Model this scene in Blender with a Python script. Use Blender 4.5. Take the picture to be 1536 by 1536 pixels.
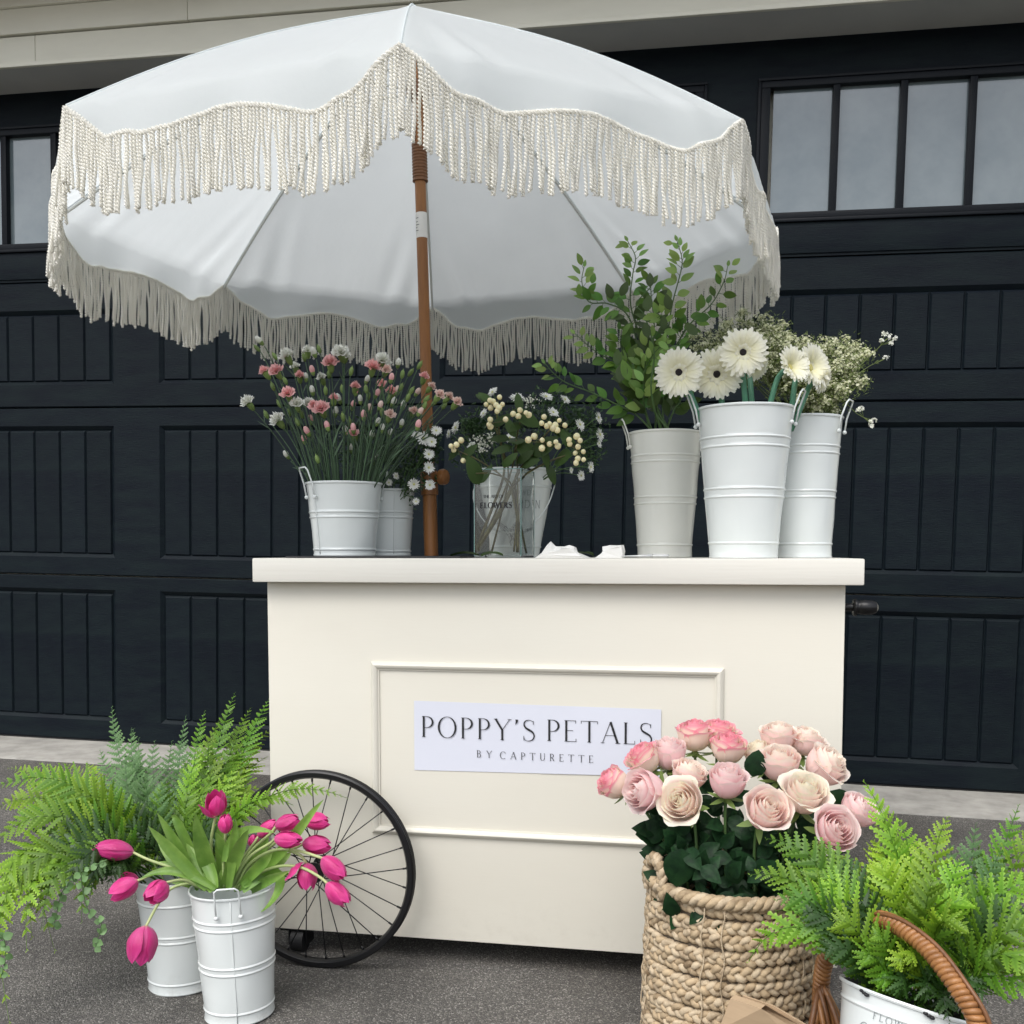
import bpy, math, random
import numpy as np
from mathutils import Vector, Matrix, Quaternion, noise
V = Vector
sin, cos, pi, rad = math.sin, math.cos, math.pi, math.radians
rnd = random.Random(7)
sc = bpy.context.scene
for o in list(bpy.data.objects):
    bpy.data.objects.remove(o)

# ------------------------------------------------------------------ camera
FPX, CH, YAW, PITCH, HOR = 1536.0, 0.80, rad(10.6), 0.065, 829.0
YP = HOR + FPX * math.tan(PITCH)
cam_d = bpy.data.cameras.new('camera')
cam = bpy.data.objects.new('camera', cam_d)
sc.collection.objects.link(cam)
sc.camera = cam
cam.location = (0, 0, CH)
cam.rotation_euler = (rad(90) - PITCH, 0, YAW)
cam_d.sensor_width = 36
cam_d.lens = 36
cam_d.shift_y = (YP - 768) / 1536
cam_d.clip_start = 0.05
cam_d.clip_end = 500

# ------------------------------------------------------------------ world, sun, exposure
SUN_EL, SUN_AZ = rad(54), rad(198)      # azimuth clockwise from +Y: behind the camera, a little to its left
w = bpy.data.worlds.new('World')
sc.world = w
w.use_nodes = True
nt = w.node_tree
nt.nodes.clear()
sky = nt.nodes.new('ShaderNodeTexSky'); sky.sky_type = 'NISHITA'; sky.sun_disc = False
sky.sun_elevation = SUN_EL; sky.sun_rotation = SUN_AZ; sky.air_density = 1.0; sky.dust_density = 3.0
hsv = nt.nodes.new('ShaderNodeHueSaturation'); hsv.inputs['Saturation'].default_value = 0.36
tcn = nt.nodes.new('ShaderNodeTexCoord')
cmap = nt.nodes.new('ShaderNodeMapping'); cmap.inputs['Scale'].default_value = (1.6, 1.6, 4.0)
cl = nt.nodes.new('ShaderNodeTexNoise'); cl.inputs['Scale'].default_value = 1.7; cl.inputs['Detail'].default_value = 6; cl.inputs['Roughness'].default_value = 0.55
cr = nt.nodes.new('ShaderNodeValToRGB')
cr.color_ramp.elements[0].position = 0.32; cr.color_ramp.elements[0].color = (0.68, 0.73, 0.82, 1)
cr.color_ramp.elements[1].position = 0.68; cr.color_ramp.elements[1].color = (1.42, 1.40, 1.36, 1)
mul = nt.nodes.new('ShaderNodeMixRGB'); mul.blend_type = 'MULTIPLY'; mul.inputs[0].default_value = 1
bg = nt.nodes.new('ShaderNodeBackground'); bg.inputs['Strength'].default_value = 0.15
wo = nt.nodes.new('ShaderNodeOutputWorld')
L = nt.links.new
L(sky.outputs[0], hsv.inputs['Color']); L(tcn.outputs['Generated'], cmap.inputs[0]); L(cmap.outputs[0], cl.inputs['Vector'])
L(cl.outputs['Fac'], cr.inputs[0]); L(hsv.outputs[0], mul.inputs[1]); L(cr.outputs[0], mul.inputs[2])
L(mul.outputs[0], bg.inputs['Color']); L(bg.outputs[0], wo.inputs['Surface'])
sd = bpy.data.lights.new('sun', 'SUN'); sd.energy = 1.35; sd.angle = rad(45); sd.color = (1.0, 0.965, 0.915)
sun = bpy.data.objects.new('sun', sd); sc.collection.objects.link(sun)
sdir = V((sin(SUN_AZ) * cos(SUN_EL), cos(SUN_AZ) * cos(SUN_EL), sin(SUN_EL)))
sun.rotation_euler = sdir.to_track_quat('Z', 'Y').to_euler()
sun.location = (0, -5, 8)
sc.render.engine = 'CYCLES'
sc.view_settings.view_transform = 'Standard'
sc.view_settings.look = 'None'
sc.view_settings.exposure = 0.53
sc.view_settings.gamma = 1
sc.view_settings.use_curve_mapping = False
sc.cycles.transparent_max_bounces = 16
sc.cycles.max_bounces = 10

# ------------------------------------------------------------------ measuring: sight lines of the photograph onto real planes
_F = V((-sin(YAW) * cos(PITCH), cos(YAW) * cos(PITCH), -sin(PITCH)))
_R = V((cos(YAW), sin(YAW), 0))
_U = _R.cross(_F)
CAM = V((0, 0, CH))
def ray(x, y): return _F + _R * ((x - 768) / FPX) - _U * ((y - YP) / FPX)
def atY(x, y, Y):
    d = ray(x, y); return CAM + d * (Y / d.y)
def atZ(x, y, Z=0.0):
    d = ray(x, y); return CAM + d * ((Z - CH) / d.z)
def depth(p): return (p - CAM).dot(_F)
def mpp(p): return depth(p) / FPX        # metres per photograph pixel at p

# ------------------------------------------------------------------ mesh helpers
class MB:
    def __init__(s): s.v = []; s.f = []; s.t = []
    def add(s, vs, fs, t=0.5):
        b = len(s.v); s.v.extend(vs)
        s.f.extend([tuple(i + b for i in f) for f in fs])
        if isinstance(t, (int, float)): s.t.extend([t] * len(vs))
        else: s.t.extend(t)
        return s
    def box(s, x0, x1, y0, y1, z0, z1, bev=0.0, t=0.5):
        if bev <= 0:
            vs = [V((x, y, z)) for x in (x0, x1) for y in (y0, y1) for z in (z0, z1)]
            fs = [(0, 1, 3, 2), (4, 6, 7, 5), (0, 4, 5, 1), (2, 3, 7, 6), (0, 2, 6, 4), (1, 5, 7, 3)]
            return s.add(vs, fs, t)
        import bmesh
        bm = bmesh.new()
        bmesh.ops.create_cube(bm, size=1)
        for q in bm.verts:
            q.co = V(((x0 + x1) / 2 + q.co.x * (x1 - x0), (y0 + y1) / 2 + q.co.y * (y1 - y0), (z0 + z1) / 2 + q.co.z * (z1 - z0)))
        bmesh.ops.bevel(bm, geom=list(bm.edges), offset=bev, segments=2, affect='EDGES', profile=0.6)
        bm.verts.index_update()
        vs = [q.co.copy() for q in bm.verts]; fs = [tuple(q.index for q in f.verts) for f in bm.faces]
        bm.free()
        return s.add(vs, fs, t)
    def tube(s, pts, r, sides=6, t=0.5, cap=True, closed=False, squash=None, up=None):
        n = len(pts)
        rr = r if callable(r) else (lambda q: r)
        tt = t if callable(t) else (lambda q: t)
        vs = []; ts = []
        T0 = (pts[1] - pts[0]).normalized()
        N = up.copy() if up else (V((0, 0, 1)) if abs(T0.z) < 0.9 else V((1, 0, 0)))
        for i, p in enumerate(pts):
            if closed: T = (pts[(i + 1) % n] - pts[i - 1])
            else: T = pts[min(i + 1, n - 1)] - pts[max(i - 1, 0)]
            T = T.normalized() if T.length > 1e-9 else T0
            if up: N = up - T * up.dot(T)
            else: N = N - T * N.dot(T)
            N = N.normalized() if N.length > 1e-9 else T.orthogonal().normalized()
            B = T.cross(N)
            q = i / max(1, n - 1); R = rr(q)
            for k in range(sides):
                a = 2 * pi * k / sides
                vs.append(p + N * (R * cos(a)) + B * (R * sin(a) * (squash or 1)))
                ts.append(tt(q))
        fs = []
        for i in range(n if closed else n - 1):
            j = (i + 1) % n
            for k in range(sides):
                k2 = (k + 1) % sides
                fs.append((i * sides + k, i * sides + k2, j * sides + k2, j * sides + k))
        if cap and not closed:
            fs.append(tuple(range(sides - 1, -1, -1))); fs.append(tuple((n - 1) * sides + k for k in range(sides)))
        return s.add(vs, fs, ts)
    def lathe(s, prof, seg=40, t=0.5, M=None, close=False, a0=0, a1=2 * pi):
        vs = []; fs = []; full = abs(a1 - a0 - 2 * pi) < 1e-6
        cols = seg if full else seg + 1
        for (r, z) in prof:
            for k in range(cols):
                a = a0 + (a1 - a0) * k / seg
                vs.append(V((r * cos(a), r * sin(a), z)))
        m = len(prof)
        for i in range(m if close else m - 1):
            i2 = (i + 1) % m
            for k in range(seg):
                k2 = (k + 1) % cols
                fs.append((i * cols + k, i * cols + k2, i2 * cols + k2, i2 * cols + k))
        if M: vs = [M @ q for q in vs]
        return s.add(vs, fs, t)
    def ball(s, c, rx, ry=None, rz=None, seg=10, rings=6, t=0.5, M=None):
        ry = ry or rx; rz = rz or rx
        vs = [V((0, 0, -rz))]
        for i in range(1, rings):
            a = -pi / 2 + pi * i / rings
            for k in range(seg):
                b = 2 * pi * k / seg
                vs.append(V((rx * cos(a) * cos(b), ry * cos(a) * sin(b), rz * sin(a))))
        vs.append(V((0, 0, rz)))
        fs = []
        for k in range(seg): fs.append((0, 1 + (k + 1) % seg, 1 + k))
        for i in range(rings - 2):
            for k in range(seg):
                a = 1 + i * seg + k; b = 1 + i * seg + (k + 1) % seg
                fs.append((a, b, b + seg, a + seg))
        e = len(vs) - 1; o = 1 + (rings - 2) * seg
        for k in range(seg): fs.append((e, o + k, o + (k + 1) % seg))
        tt = [t] * len(vs) if isinstance(t, (int, float)) else [t(q.z / rz * 0.5 + 0.5) for q in vs]
        vs = [(M @ q if M else q) + c for q in vs]
        return s.add(vs, fs, tt)
    def mesh(s, name, mat, smooth=True):
        me = bpy.data.meshes.new(name)
        me.from_pydata([tuple(q) for q in s.v], [], s.f)
        at = me.attributes.new('tint', 'FLOAT', 'POINT')
        at.data.foreach_set('value', s.t)
        if mat: me.materials.append(mat)
        if smooth:
            me.polygons.foreach_set('use_smooth', [True] * len(me.polygons))
            if smooth == 'auto': me.set_sharp_from_angle(angle=rad(35))
        me.update()
        return me
    def build(s, name, mat, parent=None, smooth=True, M=None):
        o = bpy.data.objects.new(name, s.mesh(name, mat, smooth))
        sc.collection.objects.link(o)
        if parent: o.parent = parent
        if M: o.matrix_local = M
        return o

def inst(name, me, parent=None, M=None, loc=None):
    o = bpy.data.objects.new(name, me); sc.collection.objects.link(o)
    if parent: o.parent = parent
    if M is not None: o.matrix_local = M
    if loc is not None: o.location = loc
    return o
def tag(o, label=None, cat=None, group=None, kind=None):
    if label: o['label'] = label
    if cat: o['category'] = cat
    if group: o['group'] = group
    if kind: o['kind'] = kind
    return o
def thing(name, label, cat, loc=(0, 0, 0), rot=(0, 0, 0), group=None):
    o = bpy.data.objects.new(name, None); sc.collection.objects.link(o)
    o.location = loc; o.rotation_euler = rot; o.empty_display_size = 0.05
    return tag(o, label, cat, group)
def bez(p, n=12):
    """quadratic / cubic bezier through control points"""
    out = []
    for i in range(n + 1):
        t = i / n; q = list(p)
        while len(q) > 1: q = [q[k].lerp(q[k + 1], t) for k in range(len(q) - 1)]
        out.append(q[0])
    return out
def spline(p, n=6):
    """catmull-rom through the points"""
    out = []
    P = [p[0] * 2 - p[1]] + list(p) + [p[-1] * 2 - p[-2]]
    for i in range(1, len(P) - 2):
        for k in range(n):
            t = k / n; a, b, c, d = P[i - 1], P[i], P[i + 1], P[i + 2]
            out.append(0.5 * ((2 * b) + (c - a) * t + (2 * a - 5 * b + 4 * c - d) * t * t + (3 * b - a - 3 * c + d) * t ** 3))
    out.append(p[-1]); return out
def lut(x, xs, ys):
    return float(np.interp(x, xs, ys))

# ------------------------------------------------------------------ materials
def hexc(c):
    return tuple((q / 12.92 if q <= 0.04045 else ((q + 0.055) / 1.055) ** 2.4) for q in [k / 255 for k in c]) + (1,)
def mat(name, col, rough=0.5, col2=None, nscale=20, nstretch=(1, 1, 1), nlo=0.35, nhi=0.65, bump=0.0, bscale=60, bstretch=(1, 1, 1),
        metal=0.0, trans=0.0, tint=None, tintr=(0, 1), rand=0.0, spec=0.5, coat=0.0, detail=4, coord='Object', sheen=0, bdist=0.002, sss=0, randhue=0.0):
    m = bpy.data.materials.new(name); m.use_nodes = True
    nt = m.node_tree; nt.nodes.clear(); N = nt.nodes.new; L = nt.links.new
    out = N('ShaderNodeOutputMaterial'); P = N('ShaderNodeBsdfPrincipled')
    P.inputs['Roughness'].default_value = rough; P.inputs['Metallic'].default_value = metal
    P.inputs['Specular IOR Level'].default_value = spec; P.inputs['Coat Weight'].default_value = coat
    P.inputs['Sheen Weight'].default_value = sheen
    if sss:
        P.inputs['Subsurface Weight'].default_value = sss; P.inputs['Subsurface Radius'].default_value = (0.01, 0.006, 0.004)
        P.inputs['Subsurface Scale'].default_value = 0.5
    tc = N('ShaderNodeTexCoord')
    col = tuple(col) + ((1,) if len(col) == 3 else ())
    cur = None
    rgb = N('ShaderNodeRGB'); rgb.outputs[0].default_value = col; cur = rgb.outputs[0]
    if tint:
        a = N('ShaderNodeAttribute'); a.attribute_name = 'tint'
        rm = N('ShaderNodeValToRGB')
        els = [(0, col)] + [(q[0], tuple(q[1]) + (1,)) for q in tint]
        rm.color_ramp.elements[0].position = els[0][0]; rm.color_ramp.elements[0].color = els[0][1]
        rm.color_ramp.elements[1].position = els[-1][0]; rm.color_ramp.elements[1].color = els[-1][1]
        for q in els[1:-1]:
            e = rm.color_ramp.elements.new(q[0]); e.color = q[1]
        L(a.outputs['Fac'], rm.inputs[0]); cur = rm.outputs[0]
    def nz(scale, stretch, det=detail):
        mp = N('ShaderNodeMapping'); mp.inputs['Scale'].default_value = stretch
        L(tc.outputs[coord], mp.inputs[0])
        q = N('ShaderNodeTexNoise'); q.inputs['Scale'].default_value = scale; q.inputs['Detail'].default_value = det; q.inputs['Roughness'].default_value = 0.6
        L(mp.outputs[0], q.inputs['Vector']); return q
    if col2:
        q = nz(nscale, nstretch)
        mr = N('ShaderNodeMapRange'); mr.inputs[1].default_value = nlo; mr.inputs[2].default_value = nhi
        L(q.outputs['Fac'], mr.inputs[0])
        mx = N('ShaderNodeMixRGB'); L(mr.outputs[0], mx.inputs[0]); L(cur, mx.inputs[1])
        mx.inputs[2].default_value = tuple(col2) + ((1,) if len(col2) == 3 else ()); cur = mx.outputs[0]
    if rand or randhue:
        oi = N('ShaderNodeObjectInfo'); h = N('ShaderNodeHueSaturation')
        mr = N('ShaderNodeMapRange'); mr.inputs[3].default_value = 1 - rand; mr.inputs[4].default_value = 1 + rand
        L(oi.outputs['Random'], mr.inputs[0]); L(mr.outputs[0], h.inputs['Value'])
        if randhue:
            ml = N('ShaderNodeMath'); ml.operation = 'MULTIPLY'; ml.inputs[1].default_value = 7.31
            fr = N('ShaderNodeMath'); fr.operation = 'FRACT'
            L(oi.outputs['Random'], ml.inputs[0]); L(ml.outputs[0], fr.inputs[0])
            m2 = N('ShaderNodeMapRange'); m2.inputs[3].default_value = 0.5 - randhue; m2.inputs[4].default_value = 0.5 + randhue
            L(fr.outputs[0], m2.inputs[0]); L(m2.outputs[0], h.inputs['Hue'])
        L(cur, h.inputs['Color']); cur = h.outputs[0]
    L(cur, P.inputs['Base Color'])
    nrm = None
    if bump:
        q = nz(bscale, bstretch, 5)
        b = N('ShaderNodeBump'); b.inputs['Strength'].default_value = bump; b.inputs['Distance'].default_value = bdist
        L(q.outputs['Fac'], b.inputs['Height']); L(b.outputs[0], P.inputs['Normal']); nrm = b
    if trans:
        T = N('ShaderNodeBsdfTranslucent'); L(cur, T.inputs['Color'])
        if nrm: L(nrm.outputs[0], T.inputs['Normal'])
        X = N('ShaderNodeMixShader'); X.inputs[0].default_value = trans
        L(P.outputs[0], X.inputs[1]); L(T.outputs[0], X.inputs[2]); L(X.outputs[0], out.inputs[0])
    else: L(P.outputs[0], out.inputs[0])
    return m
M = {}
M['door'] = mat('black_door_paint', (0.0040, 0.0068, 0.0112), 0.5, col2=(0.0070, 0.0125, 0.0150), nscale=5, nstretch=(1, 1, 5), bump=0.55, bscale=26, bstretch=(1.2, 1, 14), bdist=0.002, spec=0.11, rand=0.10)
M['frame'] = mat('black_window_frame_paint', (0.006, 0.008, 0.011), 0.42, bump=0.3, bscale=30, bstretch=(1, 1, 10), bdist=0.002, spec=0.14)
M['fascia'] = mat('greige_trim_paint', (0.72, 0.705, 0.60), 0.55, col2=(0.67, 0.655, 0.555), nscale=3, nstretch=(1, 1, 4), bump=0.12, bscale=80, bstretch=(0.3, 1, 3))
M['soffit'] = mat('grey_soffit_paint', (0.46, 0.47, 0.45), 0.6, col2=(0.42, 0.43, 0.42), nscale=4, bump=0.1, bscale=90)
M['eave'] = mat('tan_eave_paint', (0.62, 0.53, 0.42), 0.6, col2=(0.55, 0.47, 0.38), nscale=5)
M['concrete'] = mat('pale_concrete', (0.40, 0.385, 0.35), 0.85, col2=(0.27, 0.26, 0.235), nscale=9, bump=0.5, bscale=120, bdist=0.003)
M['cream'] = mat('cream_cart_paint', (0.69, 0.662, 0.575), 0.42, col2=(0.675, 0.645, 0.558), nscale=2.5, nstretch=(1, 1, 3), bump=0.10, bscale=60, bstretch=(0.5, 1, 4), bdist=0.0015, spec=0.35)
M['slab'] = mat('brushed_white_wood', (0.69, 0.67, 0.605), 0.45, col2=(0.66, 0.637, 0.57), nscale=9, nstretch=(0.25, 1, 9), nlo=0.45, nhi=0.75, bump=0.16, bscale=26, bstretch=(0.2, 1, 9), bdist=0.002, spec=0.35)
M['enamel'] = mat('white_enamel', (0.69, 0.725, 0.71), 0.24, col2=(0.665, 0.70, 0.685), nscale=6, bump=0.05, bscale=14, spec=0.5, coat=0.25)
M['enamel_warm'] = mat('ivory_enamel', (0.84, 0.84, 0.78), 0.26, col2=(0.80, 0.80, 0.74), nscale=6, bump=0.05, bscale=14, coat=0.2)
M['black'] = mat('black_metal', (0.008, 0.008, 0.009), 0.32, bump=0.05, bscale=200, spec=0.4)
M['rubber'] = mat('black_rubber', (0.012, 0.012, 0.013), 0.6)
M['ink'] = mat('black_ink', (0.012, 0.012, 0.014), 0.6)
M['ink_grey'] = mat('grey_ink', (0.16, 0.18, 0.19), 0.6)
M['paper'] = mat('bluish_white_paper', (0.655, 0.672, 0.745), 0.55, col2=(0.64, 0.657, 0.73), nscale=4, bump=0.15, bscale=8, bdist=0.004)
M['tissue'] = mat('white_tissue', (0.83, 0.82, 0.79), 0.8, bump=0.4, bscale=60, trans=0.15)
M['kraft'] = mat('brown_kraft_paper', (0.48, 0.345, 0.215), 0.75, col2=(0.42, 0.30, 0.185), nscale=12, nstretch=(1, 1, 6), bump=0.2, bscale=40)
M['wood'] = mat('orange_brown_wood', (0.30, 0.125, 0.035), 0.4, col2=(0.20, 0.078, 0.022), nscale=12, nstretch=(4, 4, 0.5), bump=0.1, bscale=30, bstretch=(4, 4, 0.4), spec=0.4)
M['wood_dark'] = mat('brown_plastic_collar', (0.16, 0.065, 0.022), 0.4)
M['canopy'] = mat('white_canopy_fabric', (0.815, 0.85, 0.85), 0.75, col2=(0.79, 0.825, 0.825), nscale=3, bump=0.25, bscale=9, bstretch=(1, 1, 1), bdist=0.006, trans=0.56)
M['cord'] = mat('cream_cotton_cord', (0.975, 0.965, 0.92), 0.85, col2=(0.95, 0.935, 0.88), nscale=30, bump=0.3, bscale=500, bdist=0.0004, trans=0.55, rand=0.05)
M['rib'] = mat('white_painted_rib', (0.62, 0.63, 0.60), 0.45)
M['strap'] = mat('black_strap', (0.02, 0.02, 0.02), 0.8)
M['chrome'] = mat('clear_plastic', (0.55, 0.56, 0.56), 0.2, spec=0.8)
M['glass'] = None
def glass_mat(name, col, rough=0.0, ior=1.45, mixt=0.0):
    m = bpy.data.materials.new(name); m.use_nodes = True; nt = m.node_tree
    P = nt.nodes['Principled BSDF']; P.inputs['Transmission Weight'].default_value = 1; P.inputs['Base Color'].default_value = col + (1,)
    P.inputs['Roughness'].default_value = rough; P.inputs['IOR'].default_value = ior
    return m
M['glass'] = glass_mat('pale_green_glass', (0.965, 0.99, 0.98))
M['glass_edge'] = mat('green_glass_edge', (0.20, 0.36, 0.33), 0.15, spec=0.8)
M['pane'] = mat('grey_reflecting_glass', (0.10, 0.135, 0.148), 0.10, col2=(0.15, 0.185, 0.195), nscale=5, spec=0.6, bump=0.03, bscale=3, bdist=0.01)
M['pane'].node_tree.nodes['Principled BSDF'].inputs['IOR'].default_value = 1.75
# plants
M['petal_tulip'] = mat('magenta_tulip_petal', (0.62, 0.40, 0.30), 0.42, tint=[(0.10, (0.70, 0.10, 0.32)), (0.5, (0.60, 0.024, 0.20)), (1, (0.80, 0.07, 0.34))], col2=(0.48, 0.012, 0.15), nscale=60, nstretch=(6, 6, 0.6), nlo=0.5, nhi=0.8, trans=0.25, rand=0.12, bump=0.25, bscale=60, bstretch=(5, 5, 0.5), sheen=0.1)
M['tulip_leaf'] = mat('tulip_leaf', (0.16, 0.30, 0.045), 0.45, tint=[(0.5, (0.22, 0.38, 0.065)), (1, (0.34, 0.49, 0.14))], col2=(0.13, 0.26, 0.04), nscale=30, trans=0.3, rand=0.15, bump=0.1, bscale=80)
M['tulip_stem'] = mat('tulip_stem', (0.30, 0.42, 0.14), 0.45, tint=[(1, (0.50, 0.55, 0.26))], trans=0.15)
def rose_mat(name, base, mid, edge, trans=0.38):
    return mat(name, base, 0.5, tint=[(0.45, mid), (0.85, mid), (1, edge)], trans=trans, rand=0.05, bump=0.15, bscale=90, bdist=0.001, sss=0.1)
M['rose_cream'] = rose_mat('cream_rose_petal', (0.92, 0.82, 0.66), (0.96, 0.82, 0.74), (0.93, 0.90, 0.74))
M['rose_blush'] = rose_mat('blush_rose_petal', (0.93, 0.80, 0.66), (0.96, 0.76, 0.71), (0.94, 0.86, 0.75))
M['rose_pink'] = rose_mat('pink_rose_petal', (0.92, 0.76, 0.66), (0.94, 0.70, 0.70), (0.94, 0.79, 0.75))
M['rose_hot'] = rose_mat('pink_tipped_rose_petal', (0.86, 0.80, 0.52), (0.94, 0.80, 0.69), (0.92, 0.36, 0.46))
M['rose_leaf'] = mat('dark_rose_leaf', (0.008, 0.030, 0.010), 0.45, tint=[(1, (0.016, 0.050, 0.016))], col2=(0.006, 0.020, 0.008), nscale=60, rand=0.3, trans=0.1, spec=0.12, bump=0.3, bscale=120)
M['stem_green'] = mat('green_stem', (0.065, 0.13, 0.035), 0.5, rand=0.15)
M['fern_yellow'] = mat('yellow_green_fern', (0.075, 0.17, 0.010), 0.5, tint=[(0.5, (0.175, 0.34, 0.018)), (1, (0.36, 0.55, 0.055))], trans=0.38, rand=0.30, randhue=0.015)
M['fern_mid'] = mat('mid_green_fern', (0.040, 0.115, 0.008), 0.5, tint=[(0.5, (0.095, 0.22, 0.013)), (1, (0.20, 0.36, 0.030))], trans=0.3, rand=0.25, randhue=0.015)
M['fern_blue'] = mat('blue_green_fern', (0.045, 0.11, 0.030), 0.55, tint=[(0.5, (0.085, 0.18, 0.055)), (1, (0.16, 0.28, 0.10))], trans=0.28, rand=0.18)
M['fern_dark'] = mat('dark_green_fern', (0.014, 0.045, 0.007), 0.5, tint=[(1, (0.04, 0.105, 0.014))], trans=0.2, rand=0.25)
M['ivy'] = mat('pale_round_leaf', (0.10, 0.22, 0.07), 0.5, tint=[(1, (0.20, 0.34, 0.13))], trans=0.3, rand=0.25)
M['greenery_leaf'] = mat('greenery_leaf', (0.075, 0.175, 0.022), 0.42, tint=[(0.6, (0.10, 0.22, 0.03)), (1, (0.16, 0.29, 0.055))], trans=0.3, rand=0.35, randhue=0.02, bump=0.15, bscale=60)
M['greenery_light'] = mat('young_greenery_leaf', (0.22, 0.38, 0.075), 0.45, tint=[(1, (0.34, 0.50, 0.16))], trans=0.4, rand=0.25, randhue=0.02)
M['greenery_dark'] = mat('dark_greenery_leaf', (0.032, 0.070, 0.010), 0.4, tint=[(1, (0.060, 0.105, 0.018))], trans=0.15, rand=0.25)
M['gerbera'] = mat('ivory_gerbera_petal', (0.78, 0.76, 0.42), 0.5, tint=[(0.35, (0.93, 0.91, 0.70)), (1, (0.94, 0.93, 0.84))], trans=0.4, col2=(0.86, 0.83, 0.58), nscale=80, nlo=0.55, nhi=0.8, rand=0.03)
M['gerbera_eye'] = mat('black_gerbera_centre', (0.012, 0.008, 0.008), 0.8, bump=0.6, bscale=400)
M['gerbera_yellow'] = mat('yellow_gerbera_centre', (0.62, 0.56, 0.20), 0.7, bump=0.6, bscale=400)
M['tube_green'] = mat('turquoise_stem_sleeve', (0.06, 0.23, 0.13), 0.3, col2=(0.17, 0.38, 0.26), nscale=20, nstretch=(3, 3, 0.4), trans=0.25)
M['carn_pink'] = mat('pink_carnation_petal', (0.84, 0.38, 0.38), 0.55, tint=[(1, (0.90, 0.56, 0.55))], trans=0.25, rand=0.10)
M['carn_pale'] = mat('pale_pink_carnation_petal', (0.82, 0.54, 0.48), 0.55, tint=[(1, (0.88, 0.70, 0.63))], trans=0.25, rand=0.08)
M['carn_white'] = mat('white_carnation_petal', (0.74, 0.76, 0.62), 0.55, tint=[(1, (0.84, 0.84, 0.80))], trans=0.25, rand=0.04)
M['calyx'] = mat('green_calyx', (0.13, 0.21, 0.05), 0.5, tint=[(1, (0.20, 0.29, 0.08))], rand=0.2, trans=0.1)
M['carn_stem'] = mat('grey_green_carnation_stem', (0.045, 0.090, 0.040), 0.5, rand=0.35)
M['daisy'] = mat('white_daisy_petal', (0.80, 0.81, 0.70), 0.55, tint=[(1, (0.86, 0.86, 0.84))], trans=0.2)
M['daisy_eye'] = mat('pale_yellow_daisy_centre', (0.56, 0.56, 0.22), 0.7, bump=0.5, bscale=400)
M['foliage'] = mat('small_dark_foliage', (0.022, 0.055, 0.018), 0.5, tint=[(1, (0.060, 0.125, 0.038))], rand=0.3, trans=0.15)
M['berry'] = mat('cream_berry', (0.82, 0.70, 0.36), 0.35, tint=[(1, (0.86, 0.79, 0.50))], rand=0.08, sss=0.15)
M['berry_leaf'] = mat('dark_berry_leaf', (0.020, 0.045, 0.010), 0.45, tint=[(1, (0.050, 0.090, 0.022))], trans=0.12, rand=0.35, spec=0.22)
M['berry_stem'] = mat('olive_stem', (0.12, 0.115, 0.035), 0.55, col2=(0.055, 0.05, 0.018), nscale=40)
M['wax_floret'] = mat('cream_floret', (0.50, 0.52, 0.28), 0.6, tint=[(1, (0.80, 0.80, 0.60))], trans=0.2)
M['wax_green'] = mat('olive_sprig', (0.070, 0.105, 0.022), 0.6, tint=[(1, (0.17, 0.22, 0.055))], trans=0.15)
M['braid'] = mat('seagrass_braid', (0.43, 0.325, 0.20), 0.75, col2=(0.14, 0.09, 0.045), nscale=34, nlo=0.47, nhi=0.74, bump=0.7, bscale=130, bstretch=(1, 1, 1), bdist=0.0025, rand=0.12)
M['braid2'] = mat('pale_seagrass_braid', (0.50, 0.40, 0.27), 0.75, col2=(0.18, 0.12, 0.065), nscale=38, nlo=0.47, nhi=0.74, bump=0.7, bscale=130, bdist=0.0025)
M['wicker'] = mat('brown_wicker', (0.36, 0.165, 0.055), 0.42, col2=(0.20, 0.085, 0.028), nscale=40, bump=0.3, bscale=120, spec=0.5)
M['wicker_dark'] = mat('dark_wicker', (0.20, 0.085, 0.030), 0.45, col2=(0.12, 0.05, 0.018), nscale=40, bump=0.3, bscale=120)
M['shade_lining'] = mat('shaded_basket_lining', (0.10, 0.075, 0.05), 0.9)  # shade inside the basket is put into this dark colour
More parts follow.
